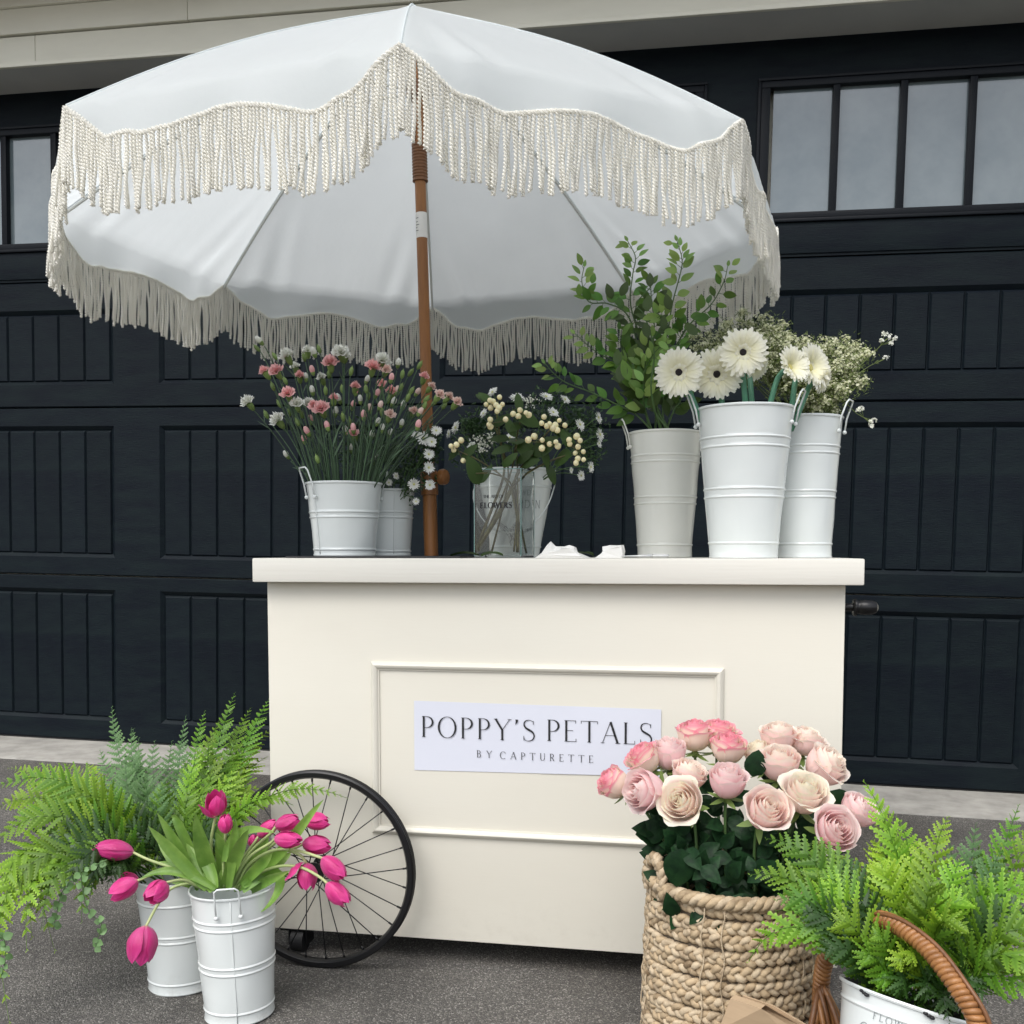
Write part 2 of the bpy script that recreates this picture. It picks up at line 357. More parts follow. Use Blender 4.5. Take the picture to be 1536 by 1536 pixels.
def asphalt():
    m = bpy.data.materials.new('grey_asphalt'); m.use_nodes = True; nt = m.node_tree; N = nt.nodes.new; L = nt.links.new
    P = nt.nodes['Principled BSDF']; P.inputs['Roughness'].default_value = 0.85; P.inputs['Specular IOR Level'].default_value = 0.3
    tc = N('ShaderNodeTexCoord')
    vo = N('ShaderNodeTexVoronoi'); vo.inputs['Scale'].default_value = 400; vo.inputs['Randomness'].default_value = 1
    n1 = N('ShaderNodeTexNoise'); n1.inputs['Scale'].default_value = 3.0; n1.inputs['Detail'].default_value = 6
    n2 = N('ShaderNodeTexNoise'); n2.inputs['Scale'].default_value = 160; n2.inputs['Detail'].default_value = 4
    for q in (vo, n1, n2): L(tc.outputs['Object'], q.inputs['Vector'])
    r1 = N('ShaderNodeValToRGB'); e = r1.color_ramp.elements
    e[0].position = 0.0; e[0].color = (0.075, 0.072, 0.069, 1); e[1].position = 1.0; e[1].color = (0.33, 0.315, 0.29, 1)
    for p, c in ((0.35, (0.092, 0.087, 0.079)), (0.62, (0.125, 0.119, 0.108)), (0.86, (0.165, 0.155, 0.140))):
        q = e.new(p); q.color = c + (1,)
    sp = N('ShaderNodeSeparateColor'); L(vo.outputs['Color'], sp.inputs[0]); L(sp.outputs[0], r1.inputs[0])
    r2 = N('ShaderNodeMapRange'); r2.inputs[1].default_value = 0.3; r2.inputs[2].default_value = 0.7; r2.inputs[3].default_value = 0.74; r2.inputs[4].default_value = 1.30
    L(n1.outputs['Fac'], r2.inputs[0])
    mx = N('ShaderNodeMixRGB'); mx.blend_type = 'MULTIPLY'; mx.inputs[0].default_value = 1
    L(r1.outputs[0], mx.inputs[1]); L(r2.outputs[0], mx.inputs[2])
    n3 = N('ShaderNodeTexNoise'); n3.inputs['Scale'].default_value = 0.9; n3.inputs['Detail'].default_value = 7; L(tc.outputs['Object'], n3.inputs['Vector'])
    r3 = N('ShaderNodeMapRange'); r3.inputs[1].default_value = 0.45; r3.inputs[2].default_value = 0.7; r3.inputs[4].default_value = 0.55; L(n3.outputs['Fac'], r3.inputs[0])
    mb = N('ShaderNodeMixRGB'); mb.blend_type = 'MULTIPLY'; mb.inputs[2].default_value = (0.80, 0.70, 0.58, 1); L(r3.outputs[0], mb.inputs[0]); L(mx.outputs[0], mb.inputs[1])
    L(mb.outputs[0], P.inputs['Base Color'])
    ad = N('ShaderNodeMath'); ad.operation = 'MULTIPLY_ADD'; ad.inputs[1].default_value = -0.8
    L(vo.outputs['Distance'], ad.inputs[0]); L(n2.outputs['Fac'], ad.inputs[2])
    b = N('ShaderNodeBump'); b.inputs['Strength'].default_value = 0.8; b.inputs['Distance'].default_value = 0.004
    L(ad.outputs[0], b.inputs['Height']); L(b.outputs[0], P.inputs['Normal'])
    return m
def dirt_on(m, z0, z1, col, amt):
    nt = m.node_tree; N = nt.nodes.new; L = nt.links.new
    P = [n for n in nt.nodes if n.type == 'BSDF_PRINCIPLED'][0]; src = P.inputs['Base Color'].links[0].from_socket
    g = N('ShaderNodeNewGeometry'); sp = N('ShaderNodeSeparateXYZ'); L(g.outputs['Position'], sp.inputs[0])
    mr = N('ShaderNodeMapRange'); mr.inputs[1].default_value = z0; mr.inputs[2].default_value = z1; mr.inputs[3].default_value = 1; mr.inputs[4].default_value = 0; L(sp.outputs['Z'], mr.inputs[0])
    nz = N('ShaderNodeTexNoise'); nz.inputs['Scale'].default_value = 38; nz.inputs['Detail'].default_value = 7; nz.inputs['Roughness'].default_value = 0.7; L(g.outputs['Position'], nz.inputs['Vector'])
    r2 = N('ShaderNodeMapRange'); r2.inputs[1].default_value = 0.50; r2.inputs[2].default_value = 0.75; r2.inputs[4].default_value = amt; L(nz.outputs['Fac'], r2.inputs[0])
    ml = N('ShaderNodeMath'); ml.operation = 'MULTIPLY'; L(mr.outputs[0], ml.inputs[0]); L(r2.outputs[0], ml.inputs[1])
    n2 = N('ShaderNodeTexNoise'); n2.inputs['Scale'].default_value = 5.5; n2.inputs['Detail'].default_value = 8; L(g.outputs['Position'], n2.inputs['Vector'])
    r3 = N('ShaderNodeMapRange'); r3.inputs[1].default_value = 0.58; r3.inputs[2].default_value = 0.74; r3.inputs[4].default_value = 0.03; L(n2.outputs['Fac'], r3.inputs[0])
    ad = N('ShaderNodeMath'); ad.operation = 'MAXIMUM'; L(ml.outputs[0], ad.inputs[0]); L(r3.outputs[0], ad.inputs[1])
    mx = N('ShaderNodeMixRGB'); L(ad.outputs[0], mx.inputs[0]); L(src, mx.inputs[1]); mx.inputs[2].default_value = col + (1,); L(mx.outputs[0], P.inputs['Base Color'])
dirt_on(M['cream'], 0.04, 0.16, (0.40, 0.36, 0.29), 0.22)
dirt_on(M['enamel'], 0.0, 0.05, (0.30, 0.28, 0.25), 0.5)
M['asphalt'] = asphalt()
M['chip'] = mat('stone_chip', (0.22, 0.21, 0.19), 0.8, rand=0.4)

# ================================================================== GROUND
RHO = rad(1.05)
DOORY = 3.72
PIV = atY(768, 1146, DOORY)
def gz(x, y):
    k = min(1, max(0, (y - 2.5) / 0.8)); k = k * k * (3 - 2 * k)
    return -(x - PIV.x) * math.tan(RHO) * k * (1 if abs(x) < 6 else 6 / abs(x)) * 1.0
g = MB()
xs = [-60, -20, -8] + [-6 + 0.25 * i for i in range(49)] + [8, 20, 60]
ys = [-80, -30, -10, -4, 0, 1, 2, 2.5] + [2.6 + 0.1 * i for i in range(8)] + [3.6, 4.2]
nv = len(xs)
g.add([V((x, y, gz(x, y))) for y in ys for x in xs], [(j * nv + i, j * nv + i + 1, (j + 1) * nv + i + 1, (j + 1) * nv + i) for j in range(len(ys) - 1) for i in range(nv - 1)])
tag(g.build('asphalt_driveway', M['asphalt'], smooth=True), 'rough dark grey asphalt driveway in front of the garage', kind='structure')
g = MB()
for i in range(2600):
    x = rnd.uniform(-2.2, 1.4); y = rnd.uniform(1.3, 3.3); s = rnd.uniform(0.0012, 0.0032) * (1.6 if rnd.random() < 0.06 else 1)
    z = gz(x, y)
    a = rnd.uniform(0, 6.28)
    vs = [V((x + s * cos(a + k * 1.57) * rnd.uniform(.7, 1.3), y + s * sin(a + k * 1.57) * rnd.uniform(.7, 1.3), z - 0.0005)) for k in range(4)] + [V((x, y, z + s * 0.7))]
    g.add(vs, [(0, 1, 4), (1, 2, 4), (2, 3, 4), (3, 0, 4)])
tag(g.build('gravel', M['chip'], smooth=False), 'loose pale stone chips scattered on the asphalt', kind='stuff')

BROT = (0, RHO, 0)
ap = MB(); ap.box(-9, 7, -0.36, 0.25, -0.42, -0.004, bev=0.012)
o = ap.build('concrete_apron', M['concrete'], smooth='auto'); o.location = PIV; o.rotation_euler = BROT
tag(o, 'weathered pale concrete strip along the foot of the garage door', kind='structure')

# ================================================================== GARAGE DOOR (tilted frame: local x right, z up from door foot, y into the garage)
door = thing('garage_door', 'wide black panelled garage door with vertical planks and a row of windows', 'garage door', PIV, BROT)
COLS = [(-2.553 + 1.127 * k, -2.553 + 1.127 * k + 0.933) for k in range(4)]
DX0, DX1 = -2.72, 1.93
RD = 0.014
def section(z0, z1, pz0, pz1):
    m = MB(); gp = 0.0022; za, zb = z0 + gp, z1 - gp
    b = 0.004
    xsl = [DX0]
    for a, c in COLS: xsl += [a, c]
    xsl.append(DX1)
    def quad(x0, y0, zz0, x1, y1, zz1): pass
    # rails and stiles as front faces
    def rect(x0, x1, q0, q1, y=0):
        m.add([V((x0, y, q0)), V((x1, y, q0)), V((x1, y, q1)), V((x0, y, q1))], [(0, 1, 2, 3)])
    rect(DX0, DX1, za + b, pz0); rect(DX0, DX1, pz1, zb - b)
    for i in range(0, len(xsl), 2): rect(xsl[i], xsl[i + 1], pz0, pz1)
    m.add([V((DX0, 0.004, za)), V((DX1, 0.004, za)), V((DX1, 0, za + b)), V((DX0, 0, za + b))], [(0, 1, 2, 3)])
    m.add([V((DX0, 0, zb - b)), V((DX1, 0, zb - b)), V((DX1, 0.004, zb)), V((DX0, 0.004, zb))], [(0, 1, 2, 3)])
    m.add([V((DX0, 0.03, za)), V((DX1, 0.03, za)), V((DX1, 0.004, za)), V((DX0, 0.004, za))], [(0, 1, 2, 3)])
    m.add([V((DX0, 0.004, zb)), V((DX1, 0.004, zb)), V((DX1, 0.03, zb)), V((DX0, 0.03, zb))], [(0, 1, 2, 3)])
    for a, c in COLS:
        e = 0.017
        o4 = [V((a, 0, pz0)), V((c, 0, pz0)), V((c, 0, pz1)), V((a, 0, pz1))]
        i4 = [V((a + e, RD, pz0 + e)), V((c - e, RD, pz0 + e)), V((c - e, RD, pz1 - e)), V((a + e, RD, pz1 - e))]
        m.add(o4 + i4, [(0, 1, 5, 4), (1, 2, 6, 5), (2, 3, 7, 6), (3, 0, 4, 7), (4, 5, 6, 7)])
    return m.build('door_section', M['door'], door, smooth=False)
def plank_mesh(w_, h_):
    m = MB(); d = 0.008; c = 0.006; e = 0.010
    bk = [V((0, d, 0)), V((w_, d, 0)), V((w_, d, h_)), V((0, d, h_))]
    fr = [V((c, 0, 0.004)), V((w_ - c, 0, 0.004)), V((w_ - c, 0, h_ - e)), V((c, 0, h_ - e))]
    m.add(bk + fr, [(4, 5, 6, 7), (0, 1, 5, 4), (1, 2, 6, 5), (2, 3, 7, 6), (3, 0, 4, 7)])
    return m.mesh('plank', M['door'], smooth=False)
SEC = [(0.0, 0.665, 0.082, 0.610), (0.665, 1.330, 0.738, 1.258), (1.330, 1.822, 1.420, 1.712)]
for (z0, z1, p0, p1) in SEC:
    s = section(z0, z1, p0, p1)
    pw = (0.933 - 0.03) / 8
    pm = plank_mesh(pw - 0.0012, p1 - p0 - 0.030)
    for a, c in COLS:
        for k in range(8):
            inst('plank', pm, s, loc=(a + 0.015 + pw * k, RD - 0.0075, p0 + 0.015))
# window section
ws = MB()
WZ0, WZ1 = 1.950, 2.412
def rect(m, x0, x1, q0, q1, y=0.0): m.add([V((x0, y, q0)), V((x1, y, q0)), V((x1, y, q1)), V((x0, y, q1))], [(0, 1, 2, 3)])
xsl = [DX0]
for a, c in COLS: xsl += [a, c]
xsl.append(DX1)
rect(ws, DX0, DX1, 1.8242, WZ0); rect(ws, DX0, DX1, WZ1, 2.62)
ws.add([V((DX0, 0.03, 1.8242)), V((DX1, 0.03, 1.8242)), V((DX1, 0, 1.8242)), V((DX0, 0, 1.8242))], [(0, 1, 2, 3)])
for i in range(0, len(xsl), 2): rect(ws, xsl[i], xsl[i + 1], WZ0, WZ1)
wsec = ws.build('window_section', M['door'], door, smooth=False)
for z in (1.885,):
    q = MB(); q.box(DX0, DX1, -0.006, -0.0005, z - 0.052, z + 0.052, bev=0.003); q.build('rail', M['door'], wsec, smooth='auto')
for a, c in COLS:
    wf = MB(); n = 4
    def bar(x0, x1, q0, q1, y0=-0.010, y1=0.035): wf.box(x0, x1, y0, y1, q0, q1, bev=0.003)
    t = 0.030
    bar(a, c, WZ0, WZ0 + 0.022); bar(a, c, WZ1 - 0.022, WZ1)
    bar(a, a + t, WZ0 + 0.022, WZ1 - 0.022); bar(c - t, c, WZ0 + 0.022, WZ1 - 0.022)
    bar(a - 0.012, c + 0.012, WZ0 - 0.012, WZ0 - 0.0005, -0.016, 0.0)
    bar(a - 0.012, c + 0.012, WZ1 + 0.0005, WZ1 + 0.012, -0.014, 0.0)
    bar(a - 0.012, a - 0.0005, WZ0, WZ1, -0.014, 0.0); bar(c + 0.0005, c + 0.012, WZ0, WZ1, -0.014, 0.0)
    pw = (c - a - 2 * t) / n
    for k in range(1, n): bar(a + t + pw * k - 0.012, a + t + pw * k + 0.012, WZ0 + 0.022, WZ1 - 0.022, -0.006, 0.035)
    wo_ = wf.build('window', M['frame'], door, smooth='auto')
    for k in range(n):
        p = MB(); p.box(a + t + pw * k + 0.012, a + t + pw * (k + 1) - 0.012, 0.018, 0.024, WZ0 + 0.022, WZ1 - 0.022)
        p.build('pane', M['pane'], wo_, smooth=False)
# bottom seal
q = MB(); q.box(DX0, DX1, 0.004, 0.04, -0.004, 0.001); q.build('rubber_seal', M['rubber'], door)

# walls and header
wl = thing('garage_wall', 'painted wall of the garage around the black door', 'wall', PIV, BROT)
m = MB(); m.box(-8, DX0 - 0.002, -0.22, 0.05, -0.1, 2.549); m.box(DX1 + 0.002, 7, -0.22, 0.05, -0.1, 2.549); m.box(-8, 7, 0.06, 0.3, -0.1, 3.6); m.build('wall', M['fascia'], wl, smooth=False)
hd = thing('door_header', 'greige board header and soffit projecting above the garage door', 'beam', PIV, BROT)
HY = -0.22
m = MB(); m.box(-8, 7, HY + 0.022, 0.058, 2.551, 3.6); m.build('soffit', M['soffit'], hd, smooth=False)
lo = [(-8.0, -1.79), (-1.788, 1.02), (1.022, 7)]
for a, b in lo:
    m = MB(); m.box(a, b, HY, HY + 0.020, 2.547, 2.650, bev=0.002); m.build('board', M['fascia'], hd, smooth='auto')
for a, b in [(-8.0, -1.18), (-1.178, 2.2), (2.202, 7)]:
    m = MB(); m.box(a, b, HY - 0.010, HY + 0.020, 2.656, 2.745, bev=0.002); m.build('board', M['fascia'], hd, smooth='auto')
m = MB(); m.box(-8, 7, HY - 0.009, HY - 0.0005, 2.540, 2.556, bev=0.003); m.build('drip_moulding', M['fascia'], hd, smooth='auto')
m = MB(); m.box(-8, 7, HY - 0.022, HY + 0.020, 2.7465, 2.775, bev=0.004); m.build('crown_moulding', M['fascia'], hd, smooth='auto')
ev = MB(); ev.box(-8, 7, -0.62, 0.058, 2.82, 2.90, bev=0.004); ev.build('eave', M['eave'], hd, smooth='auto')

def wb(mb, name, mat_, root, smooth='auto', sub=None):
    """build world-coordinate geometry as a part of root (an unrotated Empty) or as a sub-part of a part of it"""
    if sub is not None: return mb.build(name, mat_, sub, smooth)
    o = mb.build(name, mat_, root, smooth)
    o.location = -V(root.location)
    return o
# ================================================================== FLOWER CART
Y0 = 1.885                      # front face of the cart
SL = 1.852                      # front edge of the counter slab
TOPZ = 0.7895; SLB = TOPZ - 0.046
cx0 = atY(401, 900, Y0).x; cx1 = atY(1268, 900, Y0).x
sx0 = atY(378, 850, SL).x; sx1 = atY(1297, 860, SL).x
CB = 0.050; YB = Y0 + 0.52
cart = thing('flower_cart', 'cream wooden flower cart with a bicycle wheel and a name sign on its front', 'cart', ((cx0 + cx1) / 2, (Y0 + YB) / 2, 0))
m = MB(); m.box(cx0, cx1, Y0, YB, CB, SLB - 0.0008, bev=0.002); body = wb(m, 'body', M['cream'], cart)
m = MB(); m.box(sx0, sx1, SL, YB + 0.03, SLB, TOPZ, bev=0.003); wb(m, 'counter_top', M['slab'], cart)
# moulding frame, mitred half-round strips
mx0 = atY(557, 994, Y0).x; mx1 = atY(1086, 1004, Y0).x; mz1 = atY(820, 997, Y0).z; mz0 = atY(760, 1259, Y0).z
def strip(p0, p1, w_, inward):
    m = MB(); d = (p1 - p0).normalized(); n = inward
    prof = [(0, 0), (0.0, 0.004), (0.18, 0.0075), (0.42, 0.0095), (0.62, 0.0085), (0.8, 0.0055), (0.86, 0.003), (1.0, 0.0028), (1.0, 0)]
    k = len(prof)
    a = [p0 + n * (w_ * u) + d * (w_ * u) + V((0, -h, 0)) for u, h in prof]
    b = [p1 + n * (w_ * u) - d * (w_ * u) + V((0, -h, 0)) for u, h in prof]
    m.add(a + b, [(i, i + 1, k + i + 1, k + i) for i in range(k - 1)] + [tuple(range(k - 1, -1, -1)), tuple(range(k, 2 * k))])
    return m
c4 = [V((mx0, Y0 - .0002, mz0)), V((mx1, Y0 - .0002, mz0)), V((mx1, Y0 - .0002, mz1)), V((mx0, Y0 - .0002, mz1))]
for i, n in enumerate([V((0, 0, 1)), V((-1, 0, 0)), V((0, 0, -1)), V((1, 0, 0))]):
    wb(strip(c4[i], c4[(i + 1) % 4], 0.0165, n), 'moulding', M['cream'], cart)
# --- lettering
def ribbon(m, pts, ws, T, t=0.5):
    n = len(pts); vs = []
    for i, p in enumerate(pts):
        d = pts[min(i + 1, n - 1)] - pts[max(i - 1, 0)]; d.normalize(); q = V((-d.y, d.x))
        for s in (1, -1): vs.append(T(p + q * (ws[i] / 2 * s)))
    m.add(vs, [(2 * i, 2 * i + 1, 2 * i + 3, 2 * i + 2) for i in range(n - 1)], t)
def glyph(ch, thin, thick):
    """strokes of a high-contrast serif capital in a unit-height box: list of (points, widths), advance width"""
    S = []
    def st(x0, y0, x1, y1, w): S.append(([V((x0, y0)), V((x1, y1))], [w, w]))
    def arc(cx, cy, rx, ry, a0, a1, n=22, lo=thin, hi=thick, tap=False):
        pts = []; ws = []
        for i in range(n + 1):
            a = rad(a0 + (a1 - a0) * i / n); pts.append(V((cx + rx * cos(a), cy + ry * sin(a))))
            ws.append(lo + (hi - lo) * abs(cos(a)) ** 1.6)
        S.append((pts, ws))
    def stem(x, s0=0.0, s1=1.0, w=None, sr=0.085, bot=True, top=True):
        w = w or thick; st(x, s0, x, s1, w)
        if bot: st(x - sr, s0 + thin / 2, x + sr, s0 + thin / 2, thin)
        if top: st(x - sr, s1 - thin / 2, x + sr, s1 - thin / 2, thin)
    k = thick / 2
    if ch == 'P': stem(0.12); arc(0.26, .72, .30, .28 - thin / 2, 90, -90); st(.12, 1 - thin / 2, .27, 1 - thin / 2, thin); st(.12, .44 + thin / 2, .27, .44 + thin / 2, thin); return S, .64
    if ch == 'R': stem(0.12); arc(0.26, .74, .27, .26 - thin / 2, 90, -90); st(.12, 1 - thin / 2, .27, 1 - thin / 2, thin); st(.12, .48 + thin / 2, .27, .48 + thin / 2, thin); S.append(([V((.30, .49)), V((.62, .0))], [thick * .9, thick])); return S, .70
    if ch == 'B': stem(0.12); arc(0.28, .76, .22, .24 - thin / 2, 90, -90); arc(0.28, .27, .28, .27 - thin / 2, 90, -90); 
    if ch == 'B':
        for y in (1 - thin / 2, .53, thin / 2): st(.12, y, .29, y, thin)
        return S, .66
    if ch == 'D': stem(0.12); arc(0.26, .5, .46, .5 - thin / 2, 90, -90); st(.12, 1 - thin / 2, .27, 1 - thin / 2, thin); st(.12, thin / 2, .27, thin / 2, thin); return S, .82
    if ch == 'O': arc(.45, .5, .41, .505, 0, 360, 44); return S, .92
    if ch == 'C' or ch == 'G':
        arc(.45, .5, .41, .505, 48, 312, 34); st(.735, .70, .735, .93, thin)
        if ch == 'G': st(.74, .12, .74, .42, thick * .9); st(.62, .42, .84, .42, thin)
        return S, (.86 if ch == 'C' else .94)
    if ch == 'Y': st(.06, 1, .38, .48, thick * .95); st(.74, 1, .385, .48, thin * 1.2); stem(.38, 0, .49, top=False); st(-.02, 1 - thin / 2, .16, 1 - thin / 2, thin); st(.64, 1 - thin / 2, .82, 1 - thin / 2, thin); return S, .80
    if ch == "'": S.append(([V((.10, 1.0)), V((.09, .90)), V((.03, .76))], [thick * 1.5, thick * 1.0, thin * .6])); return S, .20
    if ch == 'S':
        pts = []; ws = []
        ctl = [(.50, .80), (.47, .93), (.30, .995), (.12, .94), (.06, .78), (.14, .63), (.30, .53), (.47, .42), (.54, .25), (.46, .07), (.27, .005), (.10, .06), (.045, .22)]
        p = spline([V((a, b, 0)) for a, b in ctl], 5)
        for i, q in enumerate(p):
            d = p[min(i + 1, len(p) - 1)] - p[max(i - 1, 0)]; d.normalize(); mid = 1 - abs(i / (len(p) - 1) - .5) * 2
            pts.append(V((q.x, q.y))); ws.append(thin + (thick - thin) * max(0, mid - .25) * 1.33)
        S.append((pts, ws)); st(.50, .78, .50, .97, thin); st(.045, .03, .045, .24, thin); return S, .60
    if ch == 'E' or ch == 'F':
        stem(.12); st(.12, 1 - thin / 2, .56, 1 - thin / 2, thin); st(.12, .52, .44, .52, thin); st(.56, .86, .56, 1, thin)
        if ch == 'E': st(.12, thin / 2, .58, thin / 2, thin); st(.58, 0, .58, .15, thin)
        return S, .64
    if ch == 'T': stem(.40, sr=.09, top=False); st(.02, 1 - thin / 2, .78, 1 - thin / 2, thin); st(.02, .87, .02, 1, thin); st(.78, .87, .78, 1, thin); return S, .80
    if ch == 'A': st(.05, 0, .42, 1, thin * 1.2); st(.42, 1, .76, 0, thick * 1.05); st(.19, .36, .64, .36, thin); st(-.03, thin / 2, .15, thin / 2, thin); st(.64, thin / 2, .88, thin / 2, thin); return S, .84
    if ch == 'L': stem(.12); st(.12, thin / 2, .54, thin / 2, thin); st(.54, 0, .54, .16, thin); return S, .60
    if ch == 'U': st(.12, 1, .12, .34, thick); arc(.38, .34, .26, .335, 180, 360, 18); st(.64, .34, .64, 1, thin * 1.2); st(.03, 1 - thin / 2, .21, 1 - thin / 2, thin); st(.56, 1 - thin / 2, .72, 1 - thin / 2, thin); return S, .76
    if ch == 'H': stem(.12); stem(.64); st(.12, .52, .64, .52, thin); return S, .78
    if ch == 'N': stem(.10, w=thin * 1.3, sr=.08); stem(.70, w=thin * 1.3, sr=.08); st(.10, 1, .70, 0, thick); return S, .82
    if ch == 'W': st(.04, 1, .28, 0, thick); st(.28, 0, .50, .95, thin * 1.2); st(.48, 1, .74, 0, thick); st(.74, 0, .98, 1, thin * 1.2); st(-.03, 1 - thin / 2, .14, 1 - thin / 2, thin); st(.90, 1 - thin / 2, 1.05, 1 - thin / 2, thin); return S, 1.04
    return S, .40
def text(m, s, h, T0, thin=.03, thick=.10, track=.08, width=None):
    """lay the string from x=0; T0 maps (x, y) metres to 3-D. If width is given, tracking is solved to fill it."""
    gs = [glyph(c, thin, thick) for c in s]
    if width: track = (width / h - sum(a for _, a in gs)) / max(1, len(s) - 1)
    x = 0
    for S, a in gs:
        for pts, ws in S: ribbon(m, pts, ws, lambda q, x=x: T0((x + q.x) * h, q.y * h))
        x += a + track
    return x * h
# sign: two printed sheets taped on the panel
YS = Y0 - 0.0012
sg = [atY(621, 1051, YS), atY(992, 1064, YS), atY(992, 1165, YS), atY(623, 1155, YS)]
sgx0, sgx1 = sg[0].x, sg[1].x
szt0, szt1, szb1, szb0 = sg[0].z, sg[1].z, sg[2].z, sg[3].z
xm = atY(812, 1057, YS).x
def lerp(a, b, k): return a + (b - a) * k
def sheet(xa, xb, y):
    m = MB(); n = 10; vs = []; 
    for j in range(n + 1):
        for i in range(n + 1):
            u = i / n; v = j / n; x = lerp(xa, xb, u); k = (x - sgx0) / (sgx1 - sgx0)
            z = lerp(lerp(szb0, szb1, k), lerp(szt0, szt1, k), v)
            edge = min(u, 1 - u, v, 1 - v) < 0.01
            vs.append(V((x, y - 0.0004 * abs(noise.noise(V((x * 20, z * 20, 3.0)))) - (0.0012 if (i == n and j == n and xb > xm + .01) else 0), z)))
    m.add(vs, [(j * (n + 1) + i, j * (n + 1) + i + 1, (j + 1) * (n + 1) + i + 1, (j + 1) * (n + 1) + i) for j in range(n) for i in range(n)])
    return m
sign = wb(sheet(sgx0, xm, YS), 'paper_sheet', M['paper'], cart)
sign2 = wb(sheet(xm - 0.002, sgx1, YS - 0.0006), 'paper_sheet', M['paper'], cart)
tilt = math.atan2(szt1 - szt0, sgx1 - sgx0)
def T_sign(px, py, Y):
    o = atY(px, py, Y); dx = V((cos(tilt), 0, sin(tilt))); dz = V((0, 0, 1))
    return lambda x, y: o + dx * x + dz * y
lh = atY(640, 1074, YS).z - atY(640, 1105, YS).z
Ytx = YS - 0.0021
m = MB(); T = T_sign(632, 1105, Ytx); W1 = (atY(803, 1108, Ytx) - atY(632, 1105, Ytx)).length
text(m, "POPPY'S", lh * 1.0, T, thin=.024, thick=.098, width=W1); wb(m, 'lettering', M['ink'], cart, smooth=False)
m = MB(); T = T_sign(820, 1111, Ytx); W1 = (atY(979, 1115, Ytx) - atY(820, 1111, Ytx)).length
text(m, "PETALS", lh * 1.0, T, thin=.024, thick=.098, width=W1); wb(m, 'lettering', M['ink'], cart, smooth=False)
m = MB(); T = T_sign(715, 1136, Ytx); W1 = (atY(738, 1136, Ytx) - atY(715, 1136, Ytx)).length
text(m, "BY", lh * .34, T, thin=.045, thick=.095, width=W1); wb(m, 'small_lettering', M['ink'], cart, smooth=False)
m = MB(); T = T_sign(750, 1138, Ytx); W1 = (atY(890, 1143, Ytx) - atY(750, 1138, Ytx)).length
text(m, "CAPTURETTE", lh * .34, T, thin=.045, thick=.095, width=W1); wb(m, 'small_lettering', M['ink'], cart, smooth=False)
# --- wheel
WY = 1.836
wc = atY(478, 1304, WY); WR = (atY(478, 1157, WY).z - atY(486, 1451, WY).z) / 2
wc.z = WR
def wheel(c, R, ydir):
    """spoked rim standing in the plane y = c.y"""
    RM = Matrix.Translation(c) @ Matrix.Rotation(rad(90), 4, 'X')
    m = MB(); w_ = 0.0105; d = 0.0145
    prof = [(R - .003, -w_), (R, -w_ * .75), (R - .0012, -w_ * .4), (R - .004, 0), (R - .0012, w_ * .4), (R, w_ * .75), (R - .003, w_), (R - .011, w_), (R - d, w_ * .55), (R - d - .001, 0), (R - d, -w_ * .55), (R - .011, -w_)]
    m.lathe(prof, 96, M=RM, close=True)
    rim = wb(m, 'wheel', M['black'], cart)
    m = MB(); hr = .020
    prof = [(0, -.034), (.006, -.034), (.006, -.026), (hr, -.026), (hr, -.021), (.011, -.018), (.010, 0), (.011, .018), (hr, .021), (hr, .026), (.007, .026), (.007, .034), (0, .034)]
    m.lathe(prof, 28, M=RM); m.build('hub', M['black'], rim, 'auto')
    n = 28
    m = MB()
    for k in range(n):
        s = 1 if k % 2 else -1; a = 2 * pi * (k + .3) / n
        off = rad(46) * (1 if (k // 2) % 2 else -1)
        p0 = c + V((hr * .9 * cos(a + off), s * .023, hr * .9 * sin(a + off)))
        p1 = c + V(((R - d) * cos(a), s * .002, (R - d) * sin(a)))
        q = MB().tube([p0, p1], 0.0011, 5); q.build('spoke', M['black'], rim)
        q = p1.lerp(p0, .05); MB().tube([p1, q], 0.002, 5).build('spoke_nipple', M['chrome'] if False else M['black'], rim)
    MB().tube([c + V((0, .03, 0)), c + V((0, Y0 - c.y + .01, 0))], 0.006, 8).build('axle', M['black'], rim)
    return rim
wheel(wc, WR, 1)
# --- castor
cp = atY(452, 1385, Y0 + .03)
cc = thing
m = MB(); m.box(cp.x - .035, cp.x + .035, Y0 + .005, Y0 + .075, CB - .006, CB + 0.001, bev=.001)
m.tube([V((cp.x, Y0 + .035, CB - .006)), V((cp.x, Y0 + .035, CB - .014))], .014, 12)
castor = wb(m, 'castor', M['black'], cart)
m = MB(); m.tube([V((cp.x - .012, Y0 + .02, .0235)), V((cp.x + .014, Y0 + .02, .0235))], .0235, 24); m.build('castor_wheel', M['rubber'], castor, 'auto')
for s in (-.017, .019):
    m = MB(); m.box(cp.x + s - .0015, cp.x + s + .0015, Y0 + .008, Y0 + .045, .015, CB - .006); m.build('fork_arm', M['black'], castor, smooth=False)
for X in (cx1 - .10,):
    m = MB(); m.tube([V((X - .012, YB - .05, .0235)), V((X + .014, YB - .05, .0235))], .0235, 20); m.tube([V((X, YB - .05, .0235)), V((X, YB - .05, CB))], .01, 8); wb(m, 'castor', M['rubber'], cart)
# --- push bar end on the right
hp = atY(1296, 911, Y0 + .12)
hz = hp.z; hy = Y0 + .12
xe = atY(1318, 911, hy).x
m = MB()
m.tube([V((cx1 - .01, hy, hz)), V((xe - .042, hy, hz))], .0075, 14)
m.lathe([(0, 0), (.0150, 0), (.0165, .003), (.0160, .0065), (.0130, .0075), (.0125, .011), (.0132, .013), (.0140, .022), (.0135, .034), (.010, .042), (.004, .0455), (0, .046)], 20,
        M=Matrix.Translation((xe - .046, hy, hz)) @ Matrix.Rotation(rad(90), 4, 'Y'))
wb(m, 'push_bar', M['black'], cart)

